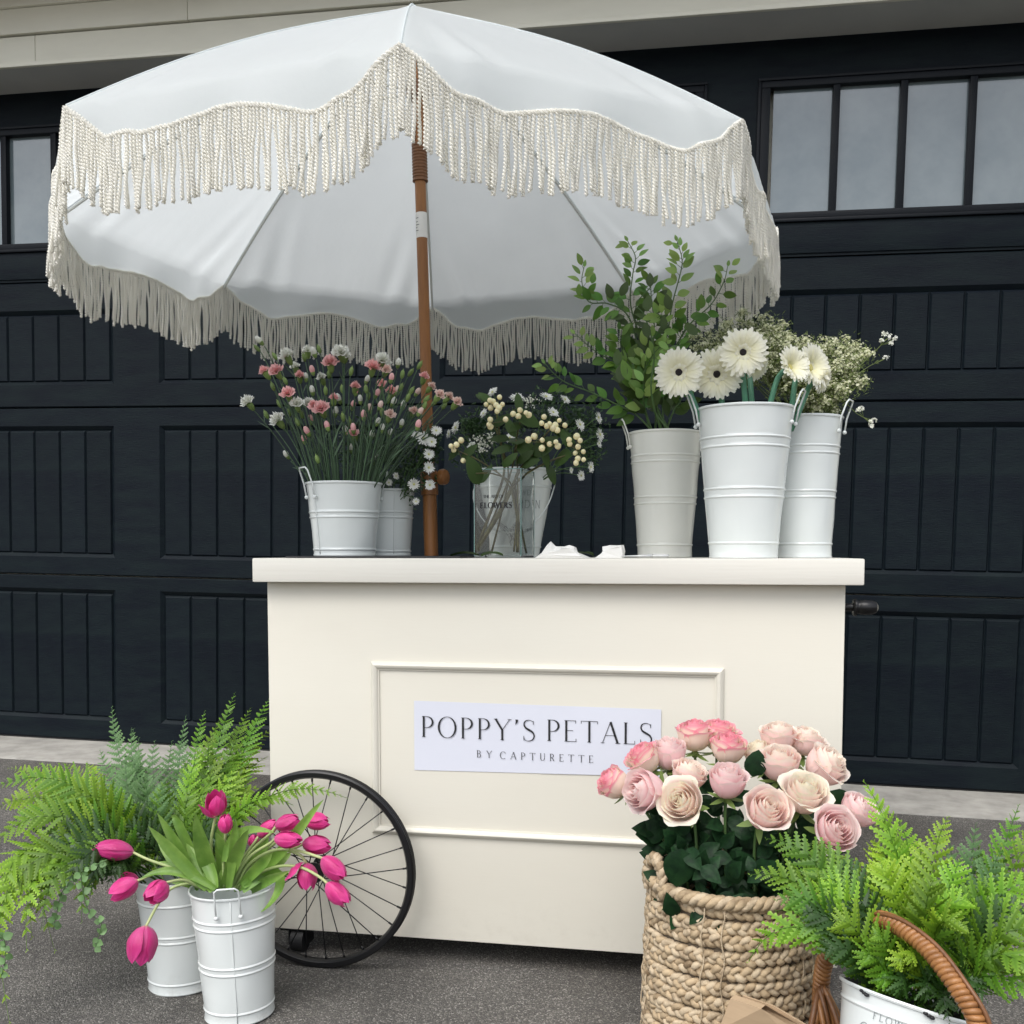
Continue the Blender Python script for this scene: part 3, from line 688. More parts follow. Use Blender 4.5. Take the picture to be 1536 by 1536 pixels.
# ================================================================== UMBRELLA
UC = V((-0.598, 2.155, 0)); UR = 0.762; UZ = 1.503; UH = 0.440; UROT = rad(13.4)
pb = atY(647, 826, UC.y); pb.z = TOPZ + 0.0037
ptop = V((UC.x - .012, UC.y, UZ + UH - .01))
umb = thing('beach_umbrella', 'white fringed umbrella on a brown wooden pole standing in the counter top', 'umbrella', pb)
def pole_at(z): k = (z - pb.z) / (ptop.z - pb.z); return pb.lerp(ptop, k)
zk = atY(650, 722, UC.y).z; zc = atY(630, 255, UC.y).z
m = MB(); m.tube([pole_at(TOPZ + .0037), pole_at(zk + .015)], 0.0150, 24); wb(m, 'lower_pole', M['wood'], umb)
m = MB(); m.tube([pole_at(zk + .012), pole_at(ptop.z)], 0.0118, 24); upper = wb(m, 'upper_pole', M['wood'], umb)
def ring_on(z0, z1, prof):
    a = pole_at(z0); b = pole_at(z1); d = (b - a); q = d.to_track_quat('Z', 'Y').to_matrix().to_4x4()
    return MB().lathe([(r, z * d.length) for r, z in prof], 24, M=Matrix.Translation(a) @ q)
wb(ring_on(zk - .03, zk + .022, [(.0145, 0), (.0185, .02), (.0185, .85), (.017, 1), (.012, 1)]), 'collar', M['wood'], umb)
kb = pole_at(zk); kd = V((1, -.35, .0)).normalized()
kn = MB(); kn.lathe([(0, .046), (.010, .0455), (.0155, .043), (.0175, .037), (.0165, .030), (.009, .026), (.006, .022), (.006, .0)], 20, M=Matrix.Translation(kb + V((0, 0, .008))) @ kd.to_track_quat('Z', 'Y').to_matrix().to_4x4())
wb(kn, 'tightening_knob', M['wood'], umb)
z0, z1 = atY(631, 273, UC.y).z, atY(629, 215, UC.y).z
pr = [(.012, 0), (.0165, .01)]
for k in range(11): pr += [(.0165, .05 + k * .08), (.0150, .07 + k * .08), (.0150, .09 + k * .08), (.0165, .11 + k * .08)]
pr += [(.0165, .97), (.012, 1)]
wb(ring_on(z0, z1, pr), 'ribbed_collar', M['wood_dark'], umb)
z0, z1 = atY(632, 358, UC.y).z, atY(632, 320, UC.y).z
stk = wb(ring_on(z0, z1, [(.0122, 0), (.0122, 1)]), 'label', M['tissue'], umb)
a = pole_at((z0 + z1) / 2)
m = MB()
for dz, wd in ((.014, .005), (.006, .004), (0.0, .006), (-.006, .003), (-.012, .005)):
    q = [a + V((.0126 * sin(b), -.0126 * cos(b), dz)) for b in np.linspace(-.9, -.9 + wd * 120, 6)]
    m.tube(q, .0007, 4)
m.build('label_print', M['ink_grey'], stk)
UCT = pole_at(UZ); UCT = V((UC.x, UC.y, UZ))
def corner(k, R=UR, z=UZ):
    a = UROT - pi / 2 + k * pi / 4
    return V((UC.x + R * cos(a), UC.y + R * sin(a), z))
def rib_pt(k, q):     # q 0 centre .. 1 rim
    c = corner(k); top = V((UC.x - .010, UC.y, UZ + UH))
    p = top.lerp(c, q); p.z += .030 * sin(pi * q) * (.65 + .5 * q)
    return p
def _unused(): pass
DX = [0, .045, .09, .14, .20, .27, .35, .43, .50, .57, .65, .73, .80, .86, .91, .955, 1]
DY = [.002, .020, .040, .055, .065, .067, .060, .051, .047, .050, .060, .070, .072, .060, .040, .018, .002]
def drop(s): return lut(s, DX, DY) * 1.0
NS, NQ = 56, 30
def panel_pt(k, s, q):
    a, b = rib_pt(k, q), rib_pt(k + 1, q)
    p = a.lerp(b, s)
    chord = (b - a).length
    out = V((p.x - UC.x, p.y - UC.y, 0)); out = out.normalized() if out.length > 1e-6 else V((0, 0, 0))
    bell = 4 * s * (1 - s)
    p.z -= bell * .014 * sin(pi * min(1, q * 1.02)) * q
    # stretch folds that run in from the corners
    for sg_, base in ((s, 0), (1 - s, 1)):
        e = math.exp(-((sg_ - .17) / .10) ** 2) * math.exp(-((1 - q) / .20) ** 2)
        p.z += e * .0055 * sin(38 * sg_ + k * 1.7 + base * 2 + (1 - q) * 16)
    p.z += .0030 * noise.noise(V((p.x * 6, p.y * 6, k * 3.1))) * bell
    p.z += .0022 * math.exp(-((1 - q) / .09) ** 2) * noise.noise(V((s * 24, q * 3, k * 5.3))) * bell
    p.z += .0016 * math.exp(-((s - .5) / .3) ** 2) * noise.noise(V((s * 5 + k, q * 14, k * 1.3)))
    return p
fabric = MB()
val = {}
for k in range(8):
    vs = []; fs = []
    rows = []
    for j in range(NQ + 1):
        q = j / NQ
        rows.append([panel_pt(k, i / NS, q) for i in range(NS + 1)])
    for j in range(1, 7):      # scalloped valance folding down past the rim
        v = j / 6; r = []
        for i in range(NS + 1):
            s = i / NS; p = panel_pt(k, s, 1.0)
            out = V((p.x - UC.x, p.y - UC.y, 0)).normalized()
            d = drop(s)
            wv = .006 * sin(s * 17 + k * 2.3) * v * min(1, d / .04)
            r.append(p + V((0, 0, -d * v)) + out * (.010 * sin(v * 1.57) * min(1, d / .03) + wv))
        rows.append(r)
    val[k] = rows[-1]
    n = NS + 1
    for r in rows: vs += r
    for j in range(len(rows) - 1):
        for i in range(NS): fs.append((j * n + i, j * n + i + 1, (j + 1) * n + i + 1, (j + 1) * n + i))
    fabric = MB(); fabric.add(vs, fs)
    o = wb(fabric, 'canopy_panel', M['canopy'], umb, smooth=True)
# piping over each rib
for k in range(8):
    m = MB(); m.tube([rib_pt(k, q / 14) + V((0, 0, .001)) for q in range(15)], .0016, 6); wb(m, 'seam', M['canopy'], umb)
    m = MB(); m.tube([rib_pt(k, .05 + .95 * q / 12) + V((0, 0, -.008)) for q in range(13)], .0032, 8); wb(m, 'rib', M['rib'], umb)
    a = rib_pt(k, .32) + V((0, 0, -.011)); b = V((UC.x + (a.x - UC.x) * .08, UC.y + (a.y - UC.y) * .08, UZ + .27))
    m = MB(); m.tube([a, b], .0028, 6); wb(m, 'stretcher', M['rib'], umb)
m = MB(); m.lathe([(.012, 0), (.024, 0), (.024, .03), (.012, .03)], 20, M=Matrix.Translation((pole_at(UZ + .26).x, UC.y, UZ + .255))); wb(m, 'runner', M['wood_dark'], umb)

m = MB(); a = pole_at(atY(628, 180, UC.y).z); wb(MB().tube([a + V((-.004, -.0125, .02)), a + V((-.004, -.014, -.02)), a + V((-.006, -.0135, -.05))], .0012, 5), 'strap', M['strap'], umb)
# trim braid along the scallop and the twisted cords of the fringe
def arclen(pts):
    L_ = [0]
    for a, b in zip(pts, pts[1:]): L_.append(L_[-1] + (b - a).length)
    return L_
def sample(pts, L_, d):
    i = int(np.searchsorted(L_, d)) ; i = max(1, min(len(pts) - 1, i))
    k = (d - L_[i - 1]) / max(1e-9, L_[i] - L_[i - 1]); return pts[i - 1].lerp(pts[i], k), (pts[i] - pts[i - 1]).normalized()
def cord_mesh(length, seed, into=None, Mx=None, seg=7, sides=5):
    r = random.Random(seed); m = into or MB(); turns = length / .0112; n = int(turns * seg)
    w1, w2, ph = r.uniform(-.004, .004), r.uniform(-.003, .003), r.uniform(0, 6)
    R_, off = .00180, .00158
    for s in (0, pi):
        vs = []
        pts = []
        for i in range(n + 1):
            u = i / n; a = 2 * pi * turns * u + s
            cxx = w1 * u * u + .0012 * sin(u * 7 + ph); cyy = w2 * u * u + .0008 * sin(u * 9 + ph)
            fl = 1.0 if u < .93 else 1.0 + (u - .93) * 4
            pts.append(V((cxx + off * fl * cos(a), cyy + off * fl * sin(a), -length * u)))
        for i, p in enumerate(pts):
            rr_ = R_ * (1 if i < n else .6)
            for k in range(sides):
                b = 2 * pi * k / sides + i * .3
                q = p + V((rr_ * cos(b), rr_ * sin(b), 0)); vs.append(Mx @ q if Mx else q)
        fs = [(i * sides + k, i * sides + (k + 1) % sides, (i + 1) * sides + (k + 1) % sides, (i + 1) * sides + k) for i in range(n) for k in range(sides)]
        fs.append(tuple(n * sides + k for k in range(sides)))
        m.add(vs, fs)
    return m
FL = .117
variants = [cord_mesh(FL * (1 + .02 * math.sin(i * 2.1)), i).mesh('fringe_cord', M['cord']) for i in range(12)]
curlyv = []
rest = MB(); cords = []
for k in range(8):
    pts = val[k]; L_ = arclen(pts); tot = L_[-1]
    fine = spline(pts, 2)
    m = MB()
    # two twisted strands make the gimp trim
    Lf = arclen(fine); ntr = int(tot / .0022)
    for s in (0, pi):
        tp = []
        for i in range(ntr + 1):
            p, T_ = sample(fine, Lf, Lf[-1] * i / ntr)
            o_ = V((p.x - UC.x, p.y - UC.y, 0)).normalized(); b_ = T_.cross(o_)
            a = i * 1.0 + s
            tp.append(p + o_ * (.0016 + .0016 * cos(a)) + b_ * (.0026 * sin(a)))
        m.tube(tp, .0021, 4)
    wb(m, 'fringe_trim', M['cord'], umb)
    n = int(tot / .0067)
    clump = [rnd.uniform(-1, 1) for _ in range(n + 2)]
    for i in range(-2, n + 1):
        d = max(.0005, min(tot - .0005, tot * (i + .5 + rnd.uniform(-.12, .12)) / n))
        p, T_ = sample(pts, L_, d)
        cl_ = sum(clump[max(0, i - 2):max(0, i) + 3]) / 3 * (0 if i < 2 or i > n - 3 else 1)
        out = V((p.x - UC.x, p.y - UC.y, 0)).normalized(); tan = V((-out.y, out.x, 0))
        tl = cl_ * .05 + rnd.gauss(0, .016) + (rnd.uniform(-.2, .2) if rnd.random() < .03 and 8 < i < n - 8 else 0); to = rnd.gauss(.01, .025)
        ax = (V((0, 0, -1)) + tan * tl + out * to).normalized()
        q = V((0, 0, -1)).rotation_difference(ax).to_matrix().to_4x4() @ Matrix.Rotation(rnd.uniform(0, 6.28), 4, 'Z')
        Mx = Matrix.Translation(p + out * .0015 + V((0, 0, .001)) - V(umb.location)) @ q @ Matrix.Diagonal((1, 1, rnd.uniform(.97, 1.04), 1))
        cords.append((depth(p), Mx, p))
cords.sort(key=lambda c: c[0])
for i, (d, Mx, p) in enumerate(cords):
    if i < 295: inst('fringe_cord', variants[rnd.randrange(12)], umb, Mx)
    else: cord_mesh(FL * rnd.uniform(.95, 1.05), i, rest, Mx, seg=6, sides=4)
o = rest.build('fringe', M['cord'], umb); o['kind'] = 'stuff'

# ================================================================== BUCKETS
def bucket(label, base, rt, rb, h, bands, mat_='enamel', tilt=(0, 0, 0), handles=(), group=None, lip=.0022, seam=None, hw=.030, name='metal_bucket', cat='bucket', rimblack=False, hh=.028):
    b = thing(name, label, cat, base, tilt, group)
    def R(z): return rb + (rt - rb) * z / h
    prof = [(0, .004), (rb * .97, .004), (rb - .001, 0.0), (rb + .0012, 0.0), (rb + .002, .002), (rb + .0012, .0045)]
    zs = sorted(bands)
    for z in zs:
        zz = z * h
        prof += [(R(zz - .0060), zz - .0060), (R(zz - .0028), zz - .0028), (R(zz) + .0010, zz - .0015), (R(zz) + .0016, zz), (R(zz) + .0010, zz + .0015), (R(zz + .0028), zz + .0028), (R(zz + .0060), zz + .0060)]
    wall = prof + [(rt, h - .004), (rt + lip, h - .003), (rt + lip * 1.3, h - .0008), (rt + lip, h + .0012), (rt, h + .0006), (rt - .0015, h - .003)]
    inner = [(rb - .002 + .0005, .008), (0, .008)]
    fine = []
    for (ra, za), (rb_, zb) in zip(wall, wall[1:]):
        fine.append((ra, za)); nn = int(abs(zb - za) / .012)
        for i in range(1, nn + 1): fine.append((ra + (rb_ - ra) * i / (nn + 1), za + (zb - za) * i / (nn + 1)))
    fine.append(wall[-1])
    m = MB().lathe(fine + [(R(h * .5) - .0018, h * .5)] + inner, 72)
    sdx = base[0] * 13.7
    for p in m.v:
        rr_ = math.hypot(p.x, p.y)
        if rr_ > .01:
            dn_ = .0011 * noise.noise(V((p.x * 22 + sdx, p.y * 22, p.z * 22))) + .0010 * min(0, noise.noise(V((p.x * 9, p.y * 9 + sdx, p.z * 12))))
            p.x += p.x / rr_ * dn_; p.y += p.y / rr_ * dn_
    o = m.build('body', M[mat_], b, 'auto')
    if rimblack:
        MB().lathe([(rt + lip * 1.35, h - .001), (rt + lip * 1.1, h + .0016), (rt, h + .0012)], 64).build('rim', M[mat_], b, 'auto')
        MB().lathe([(rt - .0018, h - .0005), (rt - .0022, h - .003), (R(h * .5) - .0022, h * .5)], 64).build('rim_lining', M['ink'], b, 'auto')
        for a in (rimblack if isinstance(rimblack, (list, tuple)) else []):
            q = MB(); 
            for dd in (0, .05, .09): q.ball(V(((rt + lip * 1.1) * cos(a + dd), (rt + lip * 1.1) * sin(a + dd), h - .003 - dd * .03)), .0035, .0014, .0022, seg=6, rings=4)
            q.build('chip', M['ink'], b)
    if seam is not None:
        pts = [V(((R(z) + .0006) * cos(seam), (R(z) + .0006) * sin(seam), z)) for z in np.linspace(.004, h - .004, 10)]
        MB().tube(pts, .0009, 5).build('seam', M[mat_], b)
    for a in handles:
        ax = V((cos(a), sin(a), 0)); tg = V((-sin(a), cos(a), 0)); r0 = .0017
        dn = V((0, 0, h - .028)); w2 = hw / 2
        rr = R(h - .03) + .004
        pts = [ax * rr - tg * w2 + V((0, 0, h - .030)), ax * (rt + .006) - tg * w2 + V((0, 0, h - .004)), ax * (rt + .006 + hh * .35) - tg * w2 * .95 + V((0, 0, h + hh * .80)),
               ax * (rt + .008 + hh * .38) - tg * w2 * .70 + V((0, 0, h + hh)), ax * (rt + .008 + hh * .38) + tg * w2 * .70 + V((0, 0, h + hh)),
               ax * (rt + .006 + hh * .35) + tg * w2 * .95 + V((0, 0, h + hh * .80)), ax * (rt + .006) + tg * w2 + V((0, 0, h - .004)), ax * rr + tg * w2 + V((0, 0, h - .030))]
        q = MB().tube(pts, r0, 8)
        for e in (pts[0], pts[-1]): q.ball(e, .0042, seg=8, rings=5)
        q.build('handle', M[mat_], b)
    return b
def px_bucket(label, pxl, pxr, pytop, Y=None, pybot=None, z0=None, ratio_b=.72, **kw):
    """size and place a bucket from its rim width, rim height and (on the counter) its distance"""
    xc = (pxl + pxr) / 2
    z0 = TOPZ + .0005 if z0 is None else z0
    p = atY(xc, pytop, Y)
    rt = (pxr - pxl) / 2 * mpp(p) * .985
    h = p.z - z0
    base = V((p.x, p.y, z0))
    return bucket(label, base, rt, rt * ratio_b, h, **kw), base, rt, h
B2 = (.10, .43, .482, .76, .81)
HD = -pi / 2
b_carn = px_bucket('short white metal bucket of pink and white carnations, leftmost on the counter', 459, 573, 728, 2.02, ratio_b=.80, bands=(.09, .53, .60), handles=(HD - .68, HD + 2.4), seam=HD - .55, hw=.033)
b_dais = px_bucket('short white metal bucket behind the carnation bucket, filled with white daisies', 536, 622, 738, 2.14, ratio_b=.84, bands=(.07, .58, .66), seam=HD + .6)
b_prnt = px_bucket('white enamel bucket printed with faint lettering, standing behind the glass vase', 713, 833, 706, 2.19, ratio_b=.60, bands=(.12, .80,), rimblack=[HD - .4, HD + .5], seam=None)
b_leaf = px_bucket('tall ivory metal bucket holding the leafy green branches', 944, 1053, 650, 2.24, ratio_b=.74, bands=(.10, .43, .482, .76, .81), mat_='enamel_warm', handles=(HD - 1.35,), hw=.03)
b_gerb = px_bucket('tallest white metal bucket on the counter, holding white gerberas', 1046, 1190, 614, 1.985, ratio_b=.70, bands=(.10, .405, .46, .735, .795), handles=(HD - 1.42, HD + 1.30), hw=.036)
b_wax = px_bucket('tall white metal bucket at the right end of the counter under the filler sprigs', 1152, 1262, 628, 2.10, ratio_b=.77, bands=(.10, .43, .475, .74, .79), handles=(HD + 1.15,), hw=.036)
# bail handle of the printed bucket
bb, base, rt, h = b_prnt
q = MB().tube([V((rt * cos(a) * 1.03, -.004 + -.075 * max(0, sin(a)) ** .6, h * .84 - .105 * sin(a))) for a in np.linspace(0, pi, 22)], .0014, 6); q.build('bail_handle', M['enamel'], bb)
def cyl_T(rt, rb, h, z0, a0, off=.0009):
    """flat x,y to the side wall of a bucket, centred on angle a0"""
    def T(x, y):
        z = z0 + y; r = rb + (rt - rb) * z / h + off; a = a0 + x / r
        return V((r * cos(a), r * sin(a), z))
    return T
m = MB(); T = cyl_T(rt, rt * .60, h, h * .555, HD + .30); text(m, 'GARDEN', .0165, lambda x, y: T(x - .038, y), thin=.05, thick=.07, width=.088); m.build('lettering', M['ink_grey'], bb, smooth=False)
m = MB(); T = cyl_T(rt, rt * .60, h, h * .70, HD + .30); text(m, 'FLOWER', .010, lambda x, y: T(x - .024, y), thin=.05, thick=.07, width=.052); m.build('lettering', M['ink_grey'], bb, smooth=False)
def sprig_print(m, T, w_, h_, seed):
    r = random.Random(seed)
    for i in range(9):
        x0 = r.uniform(-.1, .1) * w_; x1 = r.uniform(-.5, .5) * w_; y1 = h_ * r.uniform(.45, 1)
        pts = [V((lerp(x0, x1, t * t), y1 * t)) for t in np.linspace(0, 1, 9)]
        ribbon(m, pts, [.0007] * 9, lambda q: T(q.x, q.y))
        for j in range(3, 9):
            c = pts[j]; a0 = r.uniform(0, 6)
            if j == 8:
                for s in range(5):
                    a = a0 + s * 1.257; e = [c + V((cos(a + d) * .0045 * k, sin(a + d) * .0045 * k)) for k, d in ((0, 0), (.8, .35), (1.2, 0), (.8, -.35), (0, 0))]
                    ribbon(m, e, [.0005] * 5, lambda q: T(q.x, q.y))
            else:
                e = [c, c + V((cos(a0) * .005, sin(a0) * .005)), c + V((cos(a0 + .3) * .008, sin(a0 + .3) * .008))]
                ribbon(m, e, [.0005, .001, .0003], lambda q: T(q.x, q.y))
m = MB(); T = cyl_T(rt, rt * .60, h, h * .13, HD + .12); sprig_print(m, lambda x, y: T(x, y), .09, h * .38, 4); m.build('flower_print', M['ink_grey'], bb, smooth=False)

# glass vase in front of it
VY = 2.005
vl, vr = atY(706, 700, VY), atY(771, 706, VY)
vz = TOPZ + .001; vt = atY(740, 704, VY).z; vw = .097
vc = V(((atY(706, 760, VY).x + atY(795, 760, VY).x) / 2, VY + vw * .48, vz))
vase = thing('glass_vase', 'square clear glass vase with green edges holding cut berry stems', 'vase', vc, (0, 0, rad(-6)))
hw_ = vw / 2; vh = vt - vz; tk = .0035
for nm, (x0, x1, y0, y1) in {'a': (-hw_, hw_, -hw_, -hw_ + tk), 'b': (-hw_, hw_, hw_ - tk, hw_), 'c': (-hw_, -hw_ + tk, -hw_ + tk + .0002, hw_ - tk - .0002), 'd': (hw_ - tk, hw_, -hw_ + tk + .0002, hw_ - tk - .0002)}.items():
    m = MB(); m.box(x0, x1, y0, y1, 0.0045, vh, bev=.0004); m.build('glass_side', M['glass'], vase, smooth=False)
m = MB(); m.box(-hw_, hw_, -hw_, hw_, 0, .0042, bev=.0005); m.build('glass_base', M['glass'], vase, smooth=False)
for sx in (-1, 1):
    for sy in (-1, 1):
        x, y = sx * (hw_ + .0001), sy * (hw_ + .0001)
        m = MB(); m.box(x - .0006, x + .0006, y - .0006, y + .0006, .003, vh); m.build('glass_edge', M['glass_edge'], vase, smooth=False)
m = MB()
for (a, b) in (((-1, -1), (1, -1)), ((1, -1), (1, 1)), ((1, 1), (-1, 1)), ((-1, 1), (-1, -1))):
    m.tube([V((a[0] * hw_, a[1] * hw_, vh + .0004)), V((b[0] * hw_, b[1] * hw_, vh + .0004))], .0007, 4)
m.build('glass_rim', M['glass_edge'], vase, smooth=False)
m = MB(); text(m, 'THE ART OF', .0062, lambda x, y: V((x - .030, -hw_ - .0007, vh * .675 + y)), thin=.09, thick=.20, width=.043); m.build('lettering', M['ink'], vase, smooth=False)
m = MB(); text(m, 'FLOWERS', .0115, lambda x, y: V((x - .036, -hw_ - .0007, vh * .56 + y)), thin=.08, thick=.26, width=.066); m.build('lettering', M['ink'], vase, smooth=False)
# black mat and oddments on the counter
mx_a = atY(432, 834, 1.98).x
MXa = atY(428, 834, 1.9).x; MXb = atY(690, 834, 1.9).x
m = MB(); m.box(-(MXb - MXa) / 2, (MXb - MXa) / 2, -.15, .15, 0, .0034, bev=.001)
o = m.build('table_mat', M['rubber'], None, smooth='auto'); o.location = ((MXa + MXb) / 2, 2.05, TOPZ)
o.location.z = TOPZ + .0002
tag(o, 'thin black mat lying on the counter under the carnation buckets', 'mat')
for bk in (b_carn[0], b_dais[0]): bk.location.z = TOPZ + .0038
umb.location.z += 0  # pole passes through the slab beside the mat
def crumple(label, c, sx, sy, sz, seed, mat_='tissue', n=12, name='crumpled_tape', cat='paper scrap', rz=0):
    r = random.Random(seed); m = MB(); vs = []; fs = []
    for j in range(n + 1):
        for i in range(n + 1):
            u = i / n; v = j / n; x = (u - .5) * sx; y = (v - .5) * sy
            hgt = abs(noise.noise(V((u * 3.1 + seed, v * 2.3, seed * 1.7)))) * 1.9 + .25 * abs(noise.noise(V((u * 9, v * 9, seed))))
            hgt = round(hgt * 5) / 5 * .6 + hgt * .4
            vs.append(V((x + .006 * noise.noise(V((u * 5, v * 5, seed + 9.))), y, sz * min(1, hgt))))
            if i in (0, n) or j in (0, n): vs[-1].z *= .35
    fs = [(j * (n + 1) + i, j * (n + 1) + i + 1, (j + 1) * (n + 1) + i + 1, (j + 1) * (n + 1) + i) for j in range(n) for i in range(n)]
    m.add(vs, fs); o = m.build(name, M[mat_], None, smooth=False)
    o.location = c; o.rotation_euler = (0, 0, rz)
    return tag(o, label, cat)
for _q in ():
  crumple('larger crumpled wad of white paper on the counter beside the glass vase', V((atY(834, 836, 1.93).x, 1.93, TOPZ + .0005)), .072, .045, .030, 3)
for _q in ():
  crumple('smaller folded piece of white paper on the counter near the ivory bucket', V((atY(912, 836, 1.94).x, 1.94, TOPZ + .0005)), .042, .035, .028, 8)
def paper_wad(label, outline, Y, dep, seed):
    r = random.Random(seed); c = V((sum(p[0] for p in outline) / len(outline), 0, 0)); b = atY(c.x, 836, Y); s = mpp(b)
    t = thing('crumpled_paper', label, 'paper scrap', (b.x, Y, TOPZ + .0006)); m = MB()
    n = len(outline); rows = 5; vs = []
    for j in range(rows):
        v = j / (rows - 1)
        for i, (x, y) in enumerate(outline):
            k = .72 + .28 * sin(pi * v) + r.uniform(-.10, .10)
            z = max(0, (836 - y) * s) * k
            vs.append(V(((x - c.x) * s * (1.0 + .10 * (v - .5)) + r.uniform(-.0022, .0022), (v - .5) * dep + r.uniform(-.003, .003), z + (r.uniform(0, .002) if y < 834 else 0))))
    fs = []
    for j in range(rows - 1):
        for i in range(n - 1):
            a_, b_, c_, d_ = j * n + i, j * n + i + 1, (j + 1) * n + i + 1, (j + 1) * n + i
            fs += [(a_, b_, c_), (a_, c_, d_)] if (i + j) % 2 else [(a_, b_, d_), (b_, c_, d_)]
    fs += [tuple(range(n))]
    m.add(vs, fs); m.build('paper', M['tissue'], t, smooth=False)
paper_wad('larger crumpled wad of white paper on the counter beside the glass vase', [(803, 836), (813, 829), (820, 818), (825, 814), (833, 820), (845, 820), (855, 819), (862, 820), (866, 828), (874, 833), (882, 836)], 1.93, .040, 3)
paper_wad('smaller folded piece of white paper on the counter near the ivory bucket', [(893, 836), (902, 831), (906, 824), (905, 819), (914, 818), (925, 817), (935, 816), (936, 826), (934, 836)], 1.94, .030, 8)
def flat_leaf(label, px, Y, L_, rz, mat_='berry_leaf'):
    m = MB(); n = 8; vs = []; 
    for i in range(n + 1):
        u = i / n; w_ = .011 * sin(pi * min(1, u * .95 + .05)) ** .8
        for s in (-1, 0, 1): vs.append(V((L_ * (u - .5), s * w_, .002 + .004 * abs(s) + .006 * sin(u * 3))))
    m.add(vs, [(3 * i + k, 3 * i + k + 1, 3 * i + k + 4, 3 * i + k + 3) for i in range(n) for k in (0, 1)])
    o = m.build('fallen_leaf', M[mat_]); o.location = (atY(px, 836, Y).x, Y, TOPZ + .001); o.rotation_euler = (0, 0, rz)
    tag(o, label, 'leaf')
flat_leaf('dark green leaf lying on the counter at the foot of the vase, left one', 697, 1.93, .055, .1)
flat_leaf('dark green leaf lying flat in front of the glass vase', 738, 1.90, .045, -.2)
flat_leaf('green leaf lying on the counter between the two paper scraps', 876, 1.98, .05, -.6)
# snips
sn = thing('flower_snips', 'small pair of clear handled snips lying in front of the ivory bucket', 'scissors', (atY(968, 836, 1.92).x, 1.92, TOPZ + .001))
for s in (-1, 1):
    pts = [V((.028 + .014 * cos(a), s * .010 + .008 * sin(a), .004)) for a in np.linspace(0, 2 * pi, 15)[:-1]]
    MB().tube(pts, .0022, 6, closed=True).build('grip', M['chrome'], sn)
    MB().tube([V((.015, s * .008, .004)), V((-.045, -s * .002, .003))], lambda q: .002 * (1 - q * .8) + .0004, 6).build('blade', M['chrome'], sn)

# ground buckets
def ground_bucket(label, pbase, pxw, pytop, rb, **kw):
    base = atZ(pbase[0], pbase[1], 0.0)
    top = atY(pbase[0], pytop, base.y)
    rt = pxw / 2 * mpp(top) * .98
    return bucket(label, base + V((0, 0, .0005)), rt, rt * rb, top.z, **kw), base, rt, top.z
b_tul = ground_bucket('white metal bucket of magenta tulips standing on the asphalt before the wheel', (360, 1519), 128, 1330, .80, bands=(.09, .40, .45, .745, .80), handles=(HD - .02 + .35,), seam=HD + .38, tilt=(0, rad(-2.2), 0), hw=.040, hh=.022)
b_fern = ground_bucket('white metal bucket on the asphalt behind the tulip bucket, under the big fern', (277, 1474), 128, 1310, .80, bands=(.09, .47, .52, .80), handles=(HD + 1.2,), tilt=(0, rad(-2), 0), hw=.040, hh=.03)

# ================================================================== PLANT HELPERS
def wdir(dx, dy, toward=0.0):
    """direction seen as (right, down) in the photograph with a share pointing back to the viewer"""
    return (_R * dx - _U * dy - _F * toward).normalized()
def rotz_to(d, spin=0.0): return d.to_track_quat('Z', 'Y').to_matrix().to_4x4() @ Matrix.Rotation(spin, 4, 'Z')
def rel(M_, root): return Matrix.Translation(-V(root.location)) @ M_
def stem_part(root, pts, r0, r1, mat_, name='stem', sides=6, squash=None):
    m = MB().tube([p - V(root.location) for p in pts], lambda q: r0 + (r1 - r0) * q, sides, t=lambda q: q, squash=squash)
    return m.build(name, M[mat_], root)
def in_bucket(b, rt, h, px, k=.75, dz=-.02):
    """a point inside the mouth of a bucket: px in -1..1 across, k fore/aft"""
    return V(b.location) + V((rt * px * .85, rt * .85 * k, h + dz))

